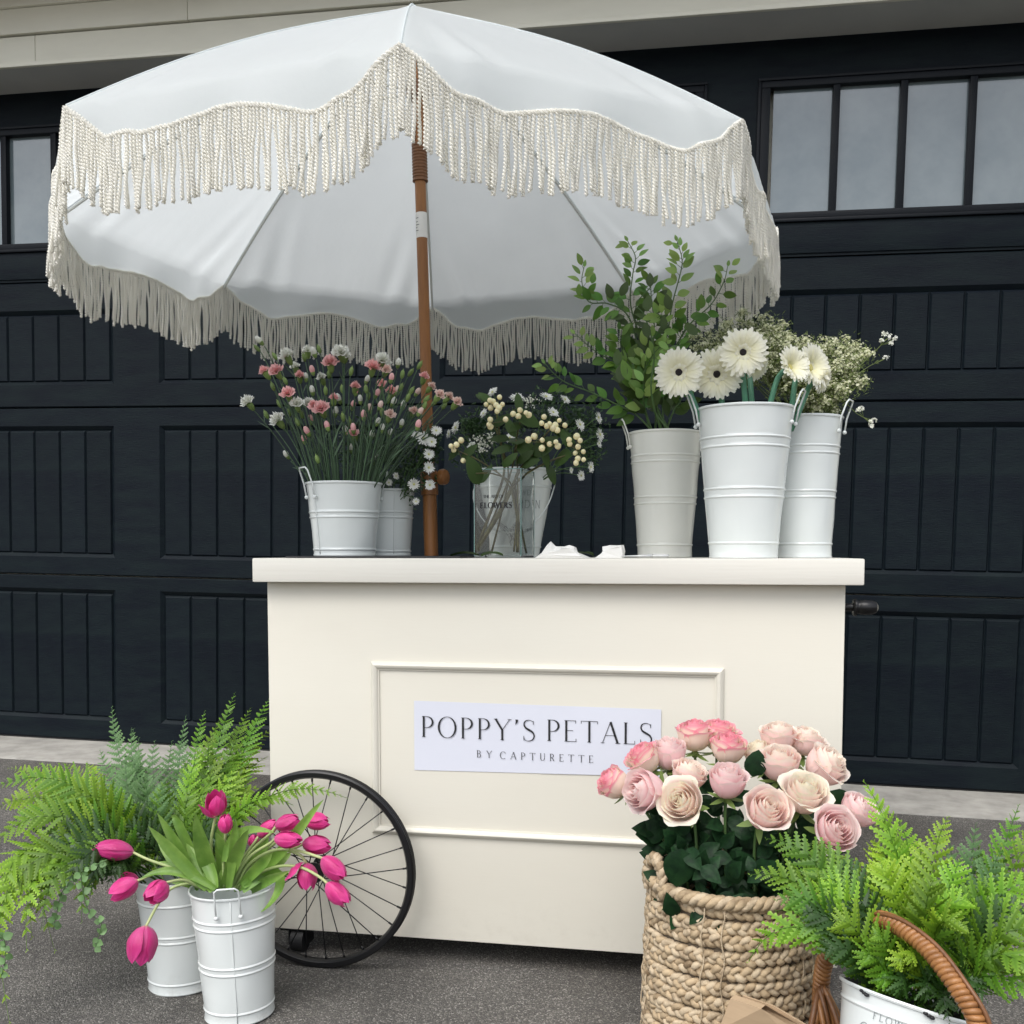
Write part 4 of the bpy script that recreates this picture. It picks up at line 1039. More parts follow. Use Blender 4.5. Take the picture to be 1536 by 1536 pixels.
# ------------------------------------------------------------------ fern frond
def frond(name, root, ctrl, width, mat_, n=26, face=None, seed=0, curl=.10):
    r = random.Random(seed); pts = bez(ctrl, n); m = MB(); o0 = V(root.location)
    pts = [p - o0 for p in pts]
    m.tube(pts, lambda q: .0016 * (1 - q * .75), 4, t=.1)
    face = face or wdir(0, -.5, 1)
    L_tot = sum((a - b).length for a, b in zip(pts, pts[1:]))
    for i in range(2, n + 1):
        q = i / n; T_ = (pts[min(i + 1, n)] - pts[i - 1]).normalized()
        nrm = (face - T_ * face.dot(T_)).normalized(); S_ = T_.cross(nrm)
        prof = (lut(q, [0, .08, .22, .45, .7, .88, 1], [.12, .45, .92, 1.0, .72, .36, .08])) * r.uniform(.88, 1.08)
        ln = width * prof
        for s in (-1, 1):
            ang = rad(64 - 18 * q) + r.uniform(-.10, .10)
            d = (S_ * s * sin(ang) * 1.0 + T_ * cos(ang) + nrm * r.uniform(-.25, .20)).normalized()
            sidev = (d.cross(nrm).normalized() + nrm * r.uniform(-.65, .65)).normalized()
            k = max(5, int(ln / .0048)); lw = min(L_tot / n * .41, ln * .3)
            base = pts[i] + T_ * (s * .0015)
            vs = []; fs = []; ts = []; ax = []
            for j in range(k + 1):
                u = j / k
                ax.append(base + d * (ln * u) - nrm * (curl * ln * u * u) + T_ * (ln * .12 * u * u))
            for j in range(k):
                u = j / k; h0 = lw * (1 - .86 * u ** 1.3); h1 = lw * (1 - .86 * ((j + 1) / k) ** 1.3)
                a, b = ax[j], ax[j + 1]; fw = (b - a) * .75 - nrm * (h0 * .22)
                b0 = len(vs); t0 = .12 + .40 * q + .30 * u
                vs += [a, b, a + sidev * h0 * .42, b + sidev * h1 * .38, a + sidev * h0 * 1.12 + fw, a - sidev * h0 * .42, b - sidev * h1 * .38, a - sidev * h0 * 1.12 + fw]
                ts += [t0 - .15, t0 - .15, t0 + .05, t0 + .05, t0 + .35, t0 + .05, t0 + .05, t0 + .35]
                fs += [(b0, b0 + 1, b0 + 3, b0 + 2), (b0 + 2, b0 + 3, b0 + 4), (b0 + 1, b0, b0 + 5, b0 + 6), (b0 + 6, b0 + 5, b0 + 7)]
            m.add(vs, fs, ts)
    return m.build(name, M[mat_], root, smooth=False)
def fern(label, base, specs, group=None, seed=1):
    t = thing('fern_plant', label, 'fern', base, (0, 0, 0), group)
    r = random.Random(seed)
    for k, (tip, Y, mid, wd, mt) in enumerate(specs):
        p2 = atY(tip[0], tip[1], Y); Ym = (base.y + Y) / 2 - .02
        p1 = atY(mid[0], mid[1], Ym)
        b = base + V((r.uniform(-.03, .03), r.uniform(-.03, .03), 0))
        c1 = p1 + (p1 - (b + p2) / 2) * .8
        L_ = (p2 - b).length
        frond('frond', t, [b, c1, p2], wd, mt, n=max(13, int(L_ / .0145)), seed=seed * 100 + k, face=wdir(r.uniform(-.35, .35), -.55, 1))
        # a shorter companion frond beside each long one
        if seed > 10 and k % 2: continue
        k1 = r.uniform(.62, .84); tip2 = b.lerp(p2, k1) + wdir(r.uniform(-1, 1), r.uniform(-1, .3), r.uniform(-.2, .8)) * .035
        frond('frond', t, [b, b.lerp(c1, .8) + wdir(r.uniform(-1, 1), -1, .5) * .02, tip2], wd * .95, mt, n=max(11, int(L_ * k1 / .0145)), seed=seed * 100 + k + 50, face=wdir(r.uniform(-.6, .6), -.5, 1))
    return t
bt, base_, rt_, h_ = b_fern
fb = atY(262, 1312, base_.y)
Wd = .044
fern('yellow-green fern spreading left over the asphalt from the back bucket', fb + V((-.03, 0, 0)), [
    ((-6, 1180), 1.66, (120, 1176), .050, 'fern_yellow'), ((12, 1152), 1.85, (110, 1190), .040, 'fern_yellow'), ((60, 1146), 1.9, (150, 1200), .036, 'fern_yellow'),
    ((95, 1144), 1.95, (160, 1200), .034, 'fern_yellow'), ((130, 1142), 1.95, (170, 1200), .036, 'fern_yellow'), ((-8, 1215), 1.7, (100, 1200), .046, 'fern_yellow'),
    ((-10, 1270), 1.58, (95, 1218), .050, 'fern_yellow'), ((10, 1240), 1.62, (110, 1215), .044, 'fern_mid'), ((30, 1205), 1.75, (130, 1215), .044, 'fern_yellow'), ((60, 1180), 1.8, (140, 1210), .044, 'fern_mid')], seed=1)
fern('darker green fern drooping left of the tulip bucket with one long trailing frond', fb + V((-.05, -.03, -.01)), [
    ((-8, 1335), 1.55, (90, 1262), .046, 'fern_mid'), ((5, 1375), 1.50, (80, 1270), .046, 'fern_mid'), ((14, 1534), 1.45, (18, 1270), .048, 'fern_yellow'),
    ((40, 1425), 1.48, (70, 1280), .044, 'fern_yellow'), ((62, 1392), 1.5, (110, 1282), .040, 'fern_mid'), ((-5, 1450), 1.46, (40, 1290), .046, 'fern_yellow'),
    ((100, 1330), 1.52, (150, 1268), .036, 'fern_dark'), ((135, 1345), 1.55, (165, 1280), .034, 'fern_dark'), ((50, 1310), 1.58, (130, 1255), .044, 'fern_dark'), ((160, 1330), 1.58, (190, 1285), .034, 'fern_dark'),
    ((20, 1300), 1.6, (110, 1240), .046, 'fern_dark'), ((120, 1300), 1.6, (170, 1262), .040, 'fern_mid')], seed=2)
fern('blue-green feathery fern standing in the middle of the left fern clump', fb + V((-.01, .03, -.01)), [
    ((168, 1061), 1.92, (188, 1170), .034, 'fern_blue'), ((200, 1094), 1.9, (205, 1190), .040, 'fern_blue'), ((232, 1112), 1.88, (232, 1200), .040, 'fern_blue'),
    ((150, 1125), 1.86, (185, 1205), .040, 'fern_blue'), ((279, 1074), 1.95, (266, 1180), .032, 'fern_blue'), ((258, 1112), 1.93, (250, 1200), .036, 'fern_blue'),
    ((190, 1140), 1.8, (200, 1220), .044, 'fern_blue'), ((222, 1160), 1.76, (225, 1230), .044, 'fern_blue'), ((170, 1180), 1.74, (200, 1240), .044, 'fern_mid'),
    ((250, 1170), 1.75, (245, 1240), .042, 'fern_mid'), ((200, 1200), 1.72, (225, 1255), .044, 'fern_dark'), ((150, 1215), 1.72, (200, 1250), .044, 'fern_dark')], seed=3)
fern('bright green fern filling the space between the tulips and the cart side', fb + V((.03, .04, -.01)), [
    ((307, 1067), 1.98, (286, 1170), .030, 'fern_mid'), ((352, 1040), 2.00, (318, 1150), .036, 'fern_mid'), ((376, 1062), 2.02, (335, 1160), .036, 'fern_yellow'),
    ((404, 1048), 2.06, (356, 1150), .040, 'fern_mid'), ((406, 1095), 2.04, (345, 1170), .044, 'fern_yellow'), ((400, 1135), 1.98, (345, 1190), .046, 'fern_yellow'),
    ((330, 1078), 1.95, (300, 1180), .040, 'fern_yellow'), ((318, 1112), 1.90, (290, 1200), .036, 'fern_yellow'), ((300, 1125), 1.84, (275, 1210), .040, 'fern_yellow'),
    ((355, 1110), 1.92, (315, 1200), .044, 'fern_mid'), ((392, 1180), 1.86, (330, 1220), .044, 'fern_yellow'), ((375, 1150), 1.86, (320, 1220), .044, 'fern_yellow'),
    ((345, 1190), 1.8, (305, 1240), .044, 'fern_dark'), ((520, 1197), 1.66, (395, 1192), .026, 'fern_yellow'), ((290, 1180), 1.78, (275, 1245), .044, 'fern_mid'),
    ((370, 1225), 1.76, (310, 1255), .040, 'fern_dark'), ((320, 1160), 1.84, (295, 1230), .044, 'fern_mid')], seed=4)
# trailing round-leafed vine
def vine(label, ctrlpx, Y, n, ls, seed, mt='ivy', cat='vine', name='trailing_vine'):
    r = random.Random(seed); pts = spline([atY(x, y, Y) for x, y in ctrlpx], 8)
    t = thing(name, label, cat, pts[0]); stem_part(t, pts, .0012, .0006, 'stem_green', sides=5)
    m = leaf_mesh(ls, ls * .95, mt)
    for i in range(n):
        p = pts[int((i + 1) / (n + 1) * (len(pts) - 1))]; s = 1 if i % 2 else -1
        d = wdir(s * r.uniform(.4, 1), r.uniform(-.6, .9), r.uniform(-.3, .5))
        inst('leaf', m, t, rel(Matrix.Translation(p) @ leaf_rot(d, wdir(r.uniform(-.5, .5), -.3, 1)) @ Matrix.Scale(r.uniform(.7, 1.15), 4), t))
    return t
_lm = {}
def leaf_mesh(L_, W_, mt, fold=.25, curl=.2, pointy=1.0, n=7):
    """leaf lying along +x, face +z, base at the origin"""
    key = (round(L_, 4), round(W_, 4), mt, fold, curl, pointy)
    if key in _lm: return _lm[key]
    m = MB(); vs = []; ts = []
    for i in range(n + 1):
        u = i / n; w_ = W_ / 2 * (sin(pi * u ** .8) ** (.85 * pointy) if 0 < u < 1 else 0) + (.0004 if i == 0 else 0)
        z = -curl * L_ * u * u
        for s in (-1, -.5, 0, .5, 1):
            vs.append(V((L_ * u, s * w_, z + fold * abs(s) * w_ - .10 * w_ * (abs(s) == 1)))); ts.append(.25 + .4 * u + (.2 if s == 0 else 0) + .15 * abs(s))
    m.add(vs, [(5 * i + k, 5 * i + k + 1, 5 * i + k + 6, 5 * i + k + 5) for i in range(n) for k in range(4)], ts)
    _lm[key] = m.mesh('leaf', M[mt], True); return _lm[key]
def leaf_rot(d, face):
    x = d.normalized(); z = (face - x * face.dot(x))
    z = z.normalized() if z.length > 1e-4 else x.orthogonal().normalized()
    y = z.cross(x)
    return Matrix((x, y, z)).transposed().to_4x4()
vine('pale round-leafed vine hanging down beside the left fern, ending in a cluster of small leaves', [(120, 1300), (125, 1340), (135, 1370), (152, 1385), (146, 1410), (142, 1425)], 1.52, 18, .0125, 5)
vine('pale round-leafed vine bunched under the drooping left fern', [(160, 1290), (120, 1310), (95, 1335), (85, 1370), (80, 1395)], 1.54, 26, .0125, 6)
vine('pale leafy vine hanging at the left edge of the picture', [(-10, 1395), (6, 1410), (8, 1440), (0, 1470)], 1.43, 12, .014, 9)

# ------------------------------------------------------------------ tulips
def tulip_petal(seed, opening=0.0):
    r = random.Random(seed); m = MB(); vs = []; ts = []; nu, nv_ = 20, 10
    for j in range(nv_ + 1):
        v = j / nv_
        rr = lut(v, [0, .08, .25, .5, .75, .92, 1], [.10, .50, .88, 1.0, .90, .62 + opening, .38 + opening * 2])
        ww = lut(v, [0, .1, .35, .6, .85, .96, 1], [.5, .85, 1.0, 1.0, .70, .34, .10])
        for i in range(nu + 1):
            u = i / nu * 2 - 1; a = u * rad(50) * ww
            q = rr * (1 + .07 * abs(u) ** 1.5 * (v > .3) - .06 * math.exp(-(u / .16) ** 2) * min(1, v * 3) + .03 * sin(u * 7 + seed) * v + .008 * sin(u * 34 + seed) * min(1, v * 2))
            vs.append(V((q * cos(a), q * sin(a), v * 2.0 - .02 * u * u))); ts.append(min(1, .02 + v * .75 + .25 * abs(u)) if v > .08 else .0)
    m.add(vs, [(j * (nu + 1) + i, j * (nu + 1) + i + 1, (j + 1) * (nu + 1) + i + 1, (j + 1) * (nu + 1) + i) for j in range(nv_) for i in range(nu)], ts)
    return m.mesh('petal', M['petal_tulip'], True)
TP = [tulip_petal(1), tulip_petal(2, .10), tulip_petal(3, .28)]
tul_root = b_tul[0]; tbase = V(tul_root.location); trt = b_tul[2]; th_ = b_tul[3]
def cp1(x, y): return (120 + x / 2.954, 1130 + y / 2.954)
def tulip(label, c, d, L_, W_, Y, stempx, opening=0, sr=.0028, flop=None):
    c = cp1(*c); p = atY(c[0], c[1], Y); s = mpp(p) / 2.954
    L_ *= s; W_ *= s; ax = wdir(*d)
    b = p - ax * L_ * .5
    t = thing('tulip', label, 'tulip', b, group='magenta tulips in the white bucket')
    rM = Matrix.Translation(b) @ rotz_to(ax, rnd.uniform(0, 6))
    for k in range(6):
        inn = k % 2
        sc_ = Matrix.Diagonal((W_ / 2 * (.89 if inn else 1.0), W_ / 2 * (.89 if inn else 1.0), L_ / 2 * (rnd.uniform(.98, 1.04) if inn else rnd.uniform(.90, .98)), 1))
        oo = TP[2] if (flop and k in flop) else TP[opening]
        tl = Matrix.Rotation(rad(rnd.uniform(-2, 3) + (32 if flop and k in flop else 0)), 4, 'Y')
        inst('petal', oo, t, rel(rM @ Matrix.Rotation(k * pi / 3, 4, 'Z') @ tl @ sc_, t))
    pts = [atY(*cp1(x, y), Y + (tbase.y - Y) * min(1, (i + 1) / len(stempx))) for i, (x, y) in enumerate(stempx)]
    pts = [b + ax * .002] + [q for q in pts if (q - b).length > L_ * .28]
    pts = spline(pts, 4); pts = [pts[0]] + [(pts[i - 1] + pts[i] * 2 + pts[i + 1]) / 4 for i in range(1, len(pts) - 1)] + [pts[-1]]
    m = stem_part(t, list(reversed(pts)), sr, sr * .85, 'tulip_stem', sides=8)
    return t
ty = tbase.y
C0 = [(660, 600), (665, 640)]
tulip('long closed magenta tulip lying out to the far left above the bucket', (150, 430), (-1, -.13, .15), 172, 92, ty - .02, [(300, 470), (400, 505), (500, 550), (560, 600)])
tulip('drooping magenta tulip with split petals, second from the left', (195, 600), (-.85, .5, .3), 135, 92, ty - .05, [(290, 550), (370, 520), (450, 540), (540, 600)], opening=1, flop=(0,))
tulip('magenta tulip nodding toward the viewer at the left of the bucket rim', (340, 613), (-.45, .55, .75), 120, 100, ty - .09, [(410, 575), (460, 560), (520, 590), (580, 610)], opening=1)
tulip('lowest magenta tulip hanging head down beside the left bucket', (278, 848), (-.12, 1, .15), 165, 128, ty - .10, [(320, 735), (345, 670), (400, 600), (500, 575), (580, 610)], opening=1)
tulip('topmost magenta tulip with one petal bent out to its left', (602, 222), (.05, -1, .25), 118, 88, ty + .0, [(590, 330), (580, 420), (600, 600)], opening=1, flop=(3,))
tulip('small upright magenta tulip bud above the bucket rim', (646, 312), (.05, -1, .1), 90, 62, ty - .02, [(640, 400), (635, 480), (640, 600)])
tulip('magenta tulip pointing up right, leftmost of the right-hand bunch', (832, 335), (.75, -.6, .1), 115, 62, ty + .02, [(770, 400), (700, 500), (660, 600)], opening=0)
tulip('upper magenta tulip of the right-hand bunch lying over its neighbour', (918, 308), (.95, -.3, .15), 118, 72, ty - .0, [(840, 360), (760, 430), (690, 540), (665, 600)])
tulip('magenta tulip in the middle of the right-hand bunch, pointing right', (922, 382), (1, .04, .15), 128, 76, ty - .04, [(840, 400), (760, 450), (700, 530), (670, 600)])
tulip('magenta tulip behind the light leaf in front of the upper wheel spokes', (1050, 302), (1, .06, .1), 118, 76, ty + .03, [(960, 330), (860, 400), (720, 520), (680, 600)])
tulip('plump magenta tulip just left of the wheel hub', (1050, 407), (1, .08, .15), 135, 80, ty - .01, [(950, 420), (840, 450), (730, 530), (690, 600)])
tulip('magenta tulip in front of the wheel hub, facing down right', (1123, 508), (.72, .55, .25), 142, 90, ty - .04, [(1040, 455), (960, 430), (850, 430), (740, 500), (700, 600)])
tulip('lowest magenta tulip of the right-hand bunch, facing down right', (1142, 620), (.72, .58, .25), 138, 86, ty - .05, [(1065, 550), (980, 505), (880, 500), (780, 540), (720, 600)])
tulip('magenta tulip hanging with one narrow raised petal, left of the wheel hub', (1005, 545), (.05, 1, .2), 118, 92, ty - .02, [(975, 450), (900, 430), (800, 460), (710, 600)], opening=1, flop=(4,))
tulip('smallest magenta tulip bud half hidden behind the leaves', (768, 388), (.35, -.9, .1), 60, 48, ty + .03, [(745, 430), (710, 500), (680, 600)], sr=.002)
def strap_leaf(root, ctrl, w_, mat_='tulip_leaf', face=None, twist=0.0, n=14):
    pts = bez(ctrl, n); face = face or wdir(0, -.2, 1); o0 = V(root.location); vs = []; ts = []
    for i, p in enumerate(pts):
        u = i / n; T_ = (pts[min(i + 1, n)] - pts[max(i - 1, 0)]).normalized()
        f = Quaternion(T_, twist * u) @ face
        S_ = T_.cross(f).normalized(); N_ = S_.cross(T_)
        ww = w_ / 2 * lut(u, [0, .15, .4, .65, .85, .96, 1], [.55, .8, 1, .88, .50, .18, .02])
        for s in (-1, -.55, 0, .55, 1):
            vs.append(p - o0 + S_ * (ww * s) + N_ * (ww * .42 * abs(s) ** 1.4)); ts.append(.15 + .5 * u + .35 * abs(s) * .8)
    m = MB().add(vs, [(5 * i + k, 5 * i + k + 1, 5 * i + k + 6, 5 * i + k + 5) for i in range(n) for k in range(4)], ts)
    return m.build('leaf', M[mat_], root)
tl = thing('tulip_foliage', 'broad grey-green tulip leaves standing in the mouth of the front left bucket', 'leaves', tbase + V((0, 0, th_)))
TLV = [([(520, 600), (455, 430), (342, 264)], 44, 0), ([(555, 600), (480, 400), (425, 250), (405, 285)], 40, -.4), ([(565, 600), (430, 460), (302, 322)], 46, .3), ([(530, 600), (420, 480), (345, 395)], 40, 0),
       ([(615, 600), (540, 440), (512, 262)], 62, 0), ([(600, 600), (585, 470), (480, 400)], 46, 0), ([(640, 600), (700, 430), (748, 335)], 50, .2), ([(650, 600), (690, 520), (840, 350)], 46, .5),
       ([(640, 480), (660, 330), (760, 325), (865, 352)], 34, -.5), ([(700, 600), (790, 500), (835, 360)], 48, .3), ([(700, 600), (900, 480), (985, 300), (1080, 205)], 38, 0), ([(720, 590), (800, 520), (940, 535)], 42, .6),
       ([(730, 600), (960, 420), (920, 640), (795, 708)], 46, .9), ([(560, 600), (460, 560), (400, 572)], 30, 0), ([(600, 600), (420, 470), (260, 560)], 34, .7), ([(640, 610), (640, 520), (655, 515), (690, 590)], 52, 0),
       ([(700, 610), (640, 400), (600, 350)], 40, 0), ([(590, 610), (520, 500), (470, 380)], 44, .2), ([(700, 600), (830, 470), (850, 440)], 40, .2), ([(640, 600), (600, 380), (650, 225)], 36, .3), ([(660, 600), (690, 400), (690, 288)], 34, .2),
       ([(500, 610), (470, 500), (350, 480)], 34, .4), ([(760, 610), (820, 560), (930, 520)], 36, .4), ([(720, 610), (900, 470), (935, 440)], 36, .2)]
for k, (c, w_, tw) in enumerate(TLV):
    Yt = ty + [-.03, .01, -.05, .02][k % 4]
    pts = [atY(*cp1(x, y), lerp(ty, Yt, i / (len(c) - 1)) if i else ty + [.0, .02, -.02][k % 3]) for i, (x, y) in enumerate(c)]
    strap_leaf(tl, pts, w_ * mpp(pts[0]) / 2.954 * 1.25, twist=tw)

# ------------------------------------------------------------------ roses
def cp2(x, y): return (860 + x / 3.2, 1040 + y / 3.2)
def rose_petal(R_, zt, curl, close, span, seed, mt, lean=0.0):
    r = random.Random(seed); nu, nv_ = 9, 8; vs = []; ts = []
    ph = r.uniform(0, 6)
    for j in range(nv_ + 1):
        v = j / nv_
        for i in range(nu + 1):
            u = i / nu * 2 - 1
            vv = v * (1 - .16 * abs(u) ** 2.6 + .03 * sin(u * 5 + ph) * v)
            rr = R_ * (max(0, 1 - max(0, 1 - vv) ** 2.6)) ** .5
            rr *= (1 - close * vv ** 3)
            k = max(0, (min(vv, 1) - .66) / .34)
            kk = k * k * (1 + .45 * abs(u))
            z = -.80 + (zt + .80) * vv ** .92
            rr += curl * kk; z -= curl * .55 * k ** 3 * (1 + .5 * abs(u))
            rr += .05 * abs(u) ** 4 * (.4 + vv) + .018 * sin(u * 6 + ph) * v
            z += .020 * sin(u * 8 + ph * 2) * v * v
            a = u * span / 2 * lut(v, [0, .12, .4, .8, 1], [.5, .8, 1, 1, .92])
            vs.append(V((rr * cos(a), rr * sin(a), z)))
            ts.append(max(0, min(1, .15 + .72 * v + .20 * max(0, v - .6) / .4 + (.10 * abs(u) ** 4 if v > .4 else 0))))
    m = MB().add(vs, [(j * (nu + 1) + i, j * (nu + 1) + i + 1, (j + 1) * (nu + 1) + i + 1, (j + 1) * (nu + 1) + i) for j in range(nv_) for i in range(nu)], ts)
    return m.mesh('petal', M[mt], True)
LAYERS = [(2, .09, .56, .0, .30, 3.9), (2, .17, .59, .01, .28, 3.7), (3, .26, .61, .01, .27, 3.0), (3, .36, .62, .02, .25, 2.8), (3, .48, .60, .03, .23, 2.6), (3, .61, .56, .05, .20, 2.6), (3, .74, .50, .08, .15, 2.5), (4, .86, .38, .15, .08, 1.95)]
_rp = {}
def rose_set(mt, var):
    if (mt, var) in _rp: return _rp[(mt, var)]
    r = random.Random(var * 17); out = []
    for li, (n, R_, zt, cu, clo, sp) in enumerate(LAYERS):
        a0 = r.uniform(0, 6)
        for k in range(n):
            me = rose_petal(R_ * r.uniform(.95, 1.05), zt + r.uniform(-.035, .035), cu * r.uniform(.6, 1.45) * (1 + .4 * (var == 2)), clo, sp * r.uniform(.92, 1.08), var * 100 + li * 10 + k, mt)
            out.append((me, Matrix.Rotation(a0 + 2 * pi * k / n + r.uniform(-.12, .12), 4, 'Z') @ Matrix.Rotation(r.uniform(-.03, .05), 4, 'Y')))
    _rp[(mt, var)] = out; return out
BY = 1.56
bx = atY(1099, 1318, BY); brt = 127 * mpp(bx); bh = bx.z
bbase = V((bx.x, BY, 0))
sepal = leaf_mesh(.9, .30, 'calyx', curl=-.35)
def rose(label, c, rpx, face, mt, Y, var, leaves=4, tall=1.0):
    p = atY(*cp2(*c), Y); R_ = (rpx * .6 + 42) / 3.2 * mpp(p) * 1.10; ax = wdir(face[0], face[1] * 1.0 - .22, face[2] * .85)
    t = thing('rose', label, 'rose', p, group='roses in the woven basket')
    H = Matrix.Translation(p) @ rotz_to(ax, rnd.uniform(0, 6)) @ Matrix.Diagonal((R_, R_, R_ * tall, 1))
    for me, A in rose_set(mt, var): inst('petal', me, t, rel(H @ A, t))
    for k in range(5):
        inst('sepal', sepal, t, rel(H @ Matrix.Translation((0, 0, -.80)) @ Matrix.Rotation(k * 1.257, 4, 'Z') @ Matrix.Rotation(rad(rnd.uniform(10, 40)), 4, 'Y'), t))
    b = p - ax * R_ * .80 * tall
    q = in_bucket_pt(p)
    c1 = b - ax * .045; 
    pts = bez([b + ax * .004, c1, q + V((0, 0, .06)), q], 14)
    MB().ball(b - V(t.location) - ax * .004, .0065, seg=8, rings=5).build('hip', M['calyx'], t)
    stem_part(t, list(reversed(pts)), .0028, .0022, 'stem_green', sides=7)
    r = random.Random(int(c[0] * 7 + c[1]))
    for k in range(leaves):
        a = pts[int(lerp(3, 11, (k + .5) / leaves))]; s = -1 if k % 2 else 1
        d = wdir(s * r.uniform(.4, 1), r.uniform(-.7, .7), r.uniform(-.2, .8))
        Ls = r.uniform(.026, .040)
        me = leaf_mesh(.045, .032, 'rose_leaf', fold=.35, curl=.3, pointy=1.15)
        inst('leaf', me, t, rel(Matrix.Translation(a + d * .006) @ leaf_rot(d, wdir(r.uniform(-.6, .6), -.5, 1)) @ Matrix.Scale(Ls / .045, 4), t))
    return t
def in_bucket_pt(p):
    d = V((p.x - bbase.x, p.y - bbase.y, 0)); 
    if d.length > brt * .55: d = d.normalized() * brt * .55
    return bbase + d + V((0, 0, bh - .05))
RS = [
 ('pink-tipped rose at the far left end of the bouquet, facing left', (190, 430), 72, (-.85, -.35, .25), 'rose_hot', 1.54, 0, 1.1),
 ('large soft pink rose second from the left, spiral turned to the lower left', (338, 468), 102, (-.72, .10, .62), 'rose_pink', 1.51, 1, 1.25),
 ('pink-tipped rose in front of the sign edge, seen from the side', (335, 310), 76, (-.65, -.65, .2), 'rose_hot', 1.58, 2, 1.1),
 ('pink-edged rose covering the last letter end of the sign', (455, 283), 80, (-.15, -.95, .3), 'rose_pink', 1.60, 0, 1.15),
 ('tall pink-tipped rose at the top left of the bouquet', (582, 195), 76, (-.05, -1, .25), 'rose_hot', 1.64, 1, 1.15),
 ('cream rose tucked behind the two top left roses', (700, 195), 80, (.1, -1, .3), 'rose_hot', 1.67, 2, 1.1),
 ('pink-centred rose at the top just right of the tall pair', (742, 258), 78, (.05, -.92, .4), 'rose_hot', 1.60, 0, 1.1),
 ('small pale rose behind the front cream rose', (555, 385), 82, (.35, -.75, .4), 'rose_blush', 1.56, 1, 1.0),
 ('cream rose with its spiral facing left, front row left', (520, 520), 108, (-.42, -.12, .85), 'rose_cream', 1.49, 2, 1.1),
 ('rosy pink rose in the middle of the bouquet, seen from the side', (742, 415), 90, (.0, -.80, .55), 'rose_pink', 1.52, 0, 1.15),
 ('large cream edged rose facing the viewer, front row centre', (930, 560), 120, (.12, -.35, .90), 'rose_blush', 1.47, 1, 1.05),
 ('cream yellow rose right of centre with green outer petals', (1112, 478), 116, (.10, -.60, .75), 'rose_cream', 1.50, 2, 1.1),
 ('pale rose in the upper right group, front one', (990, 330), 100, (-.1, -.80, .5), 'rose_blush', 1.57, 0, 1.1),
 ('peach edged rose at the top of the upper right group', (985, 200), 82, (-.1, -.95, .3), 'rose_blush', 1.64, 1, 1.0),
 ('peach edged rose at the back right of the upper right group', (1118, 225), 80, (.25, -.92, .3), 'rose_blush', 1.65, 2, 1.0),
 ('open pink and green edged rose leaning out to the right of the cart corner', (1215, 345), 108, (.60, -.45, .55), 'rose_blush', 1.58, 2, 1.1),
 ('deep pink centred rose facing down, lowest right of the bouquet', (1255, 650), 114, (.18, -.15, .95), 'rose_pink', 1.46, 1, 1.0),
 ('pink rose farthest right, turned to the right above the fern', (1370, 560), 90, (.50, -.55, .62), 'rose_pink', 1.52, 0, 1.0),
 ('small half hidden green-cream rose at the left of the upper right group', (892, 292), 60, (-.4, -.85, .2), 'rose_cream', 1.62, 0, 1.2),
]
for lb, c, r_, f_, mt, Y, var, tall in RS: rose(lb, c, r_, f_, mt, Y, var, leaves=8, tall=tall)
# the bouquet's loose leaves in the basket mouth
bl = thing('rose_foliage', 'dark glossy rose leaves crowded in the mouth of the woven basket', 'leaves', bbase + V((0, 0, bh)))
r = random.Random(5)
for k in range(230):
    a = r.uniform(0, 6.28) if k % 9 else r.uniform(-2.9, -.3); q = brt * (.93 * math.sqrt(r.random()) if k % 9 else r.uniform(.8, 1.0))
    p = bbase + V((q * cos(a), q * sin(a), bh + r.uniform(-.03, .075)))
    d = wdir(r.uniform(-1, 1), r.uniform(-.8, .8), r.uniform(-.2, .7))
    inst('leaf', leaf_mesh(.045, .030, 'rose_leaf', fold=.35, curl=.3, pointy=1.15), bl, rel(Matrix.Translation(p) @ leaf_rot(d, wdir(r.uniform(-.8, .8), -.6, 1)) @ Matrix.Scale(r.uniform(.5, .92), 4), bl))
for (x, y, dx, dy, s) in [(520, 745, -.12, 1, 1.25), (440, 650, -1, .2, 1.0), (1225, 470, .4, .5, 1.1), (900, 790, .1, .9, .9), (940, 800, .3, .8, .9), (760, 800, .2, .7, .8), (860, 400, .2, -.8, .9), (640, 400, .9, .1, .8)]:
    p = atY(*cp2(x, y), 1.46 if y > 700 else 1.55)
    inst('leaf', leaf_mesh(.045, .038, 'rose_leaf', fold=.1, curl=.2, pointy=.8), bl, rel(Matrix.Translation(p) @ leaf_rot(wdir(dx, dy, .1), wdir(0, -.1, 1)) @ Matrix.Scale(s, 4), bl))

# ------------------------------------------------------------------ woven basket
bk = thing('woven_basket', 'tall braided seagrass basket holding the roses, in front of the cart', 'basket', bbase)
def strands(path_fn, nper, A, B, rr, n=3, seg=13, closed=True, wob=0.0, seed=0, sides=6, amp=None):
    """path_fn(q) -> point, outward, up; returns n strand meshes of a flat plait"""
    r = random.Random(seed); out = []
    N_ = int(nper * seg)
    for s in range(n):
        ph = 2 * pi * s / n; vs = []; pts = []
        jit = [r.uniform(-1, 1) for _ in range(int(nper) * 3 + 4)]
        for i in range(N_ if closed else N_ + 1):
            q = i / N_; a = 2 * pi * nper * q + ph; c, o_, u_ = path_fn(q)
            j = jit[int(q * nper * 2) % len(jit)]
            j2 = noise.noise(V((q * nper * 2.1, s * 3.3, seed * 1.7)))
            pts.append(c + u_ * (A * sin(a + .5 * j2) * (1 + .3 * j2) + wob * j2 * .5) + o_ * (B * sin(2 * a) + wob * .5 * j2))
        m = MB().tube(pts, lambda q: rr * (1 + .16 * sin(q * nper * 12.3 + s * 2) + .25 * noise.noise(V((q * nper * 3.7, s, seed * 2.3)))), sides, closed=closed, t=.5)
        out.append(m)
    return out
nrow = int(round(bh / .0215)); pit = bh / nrow
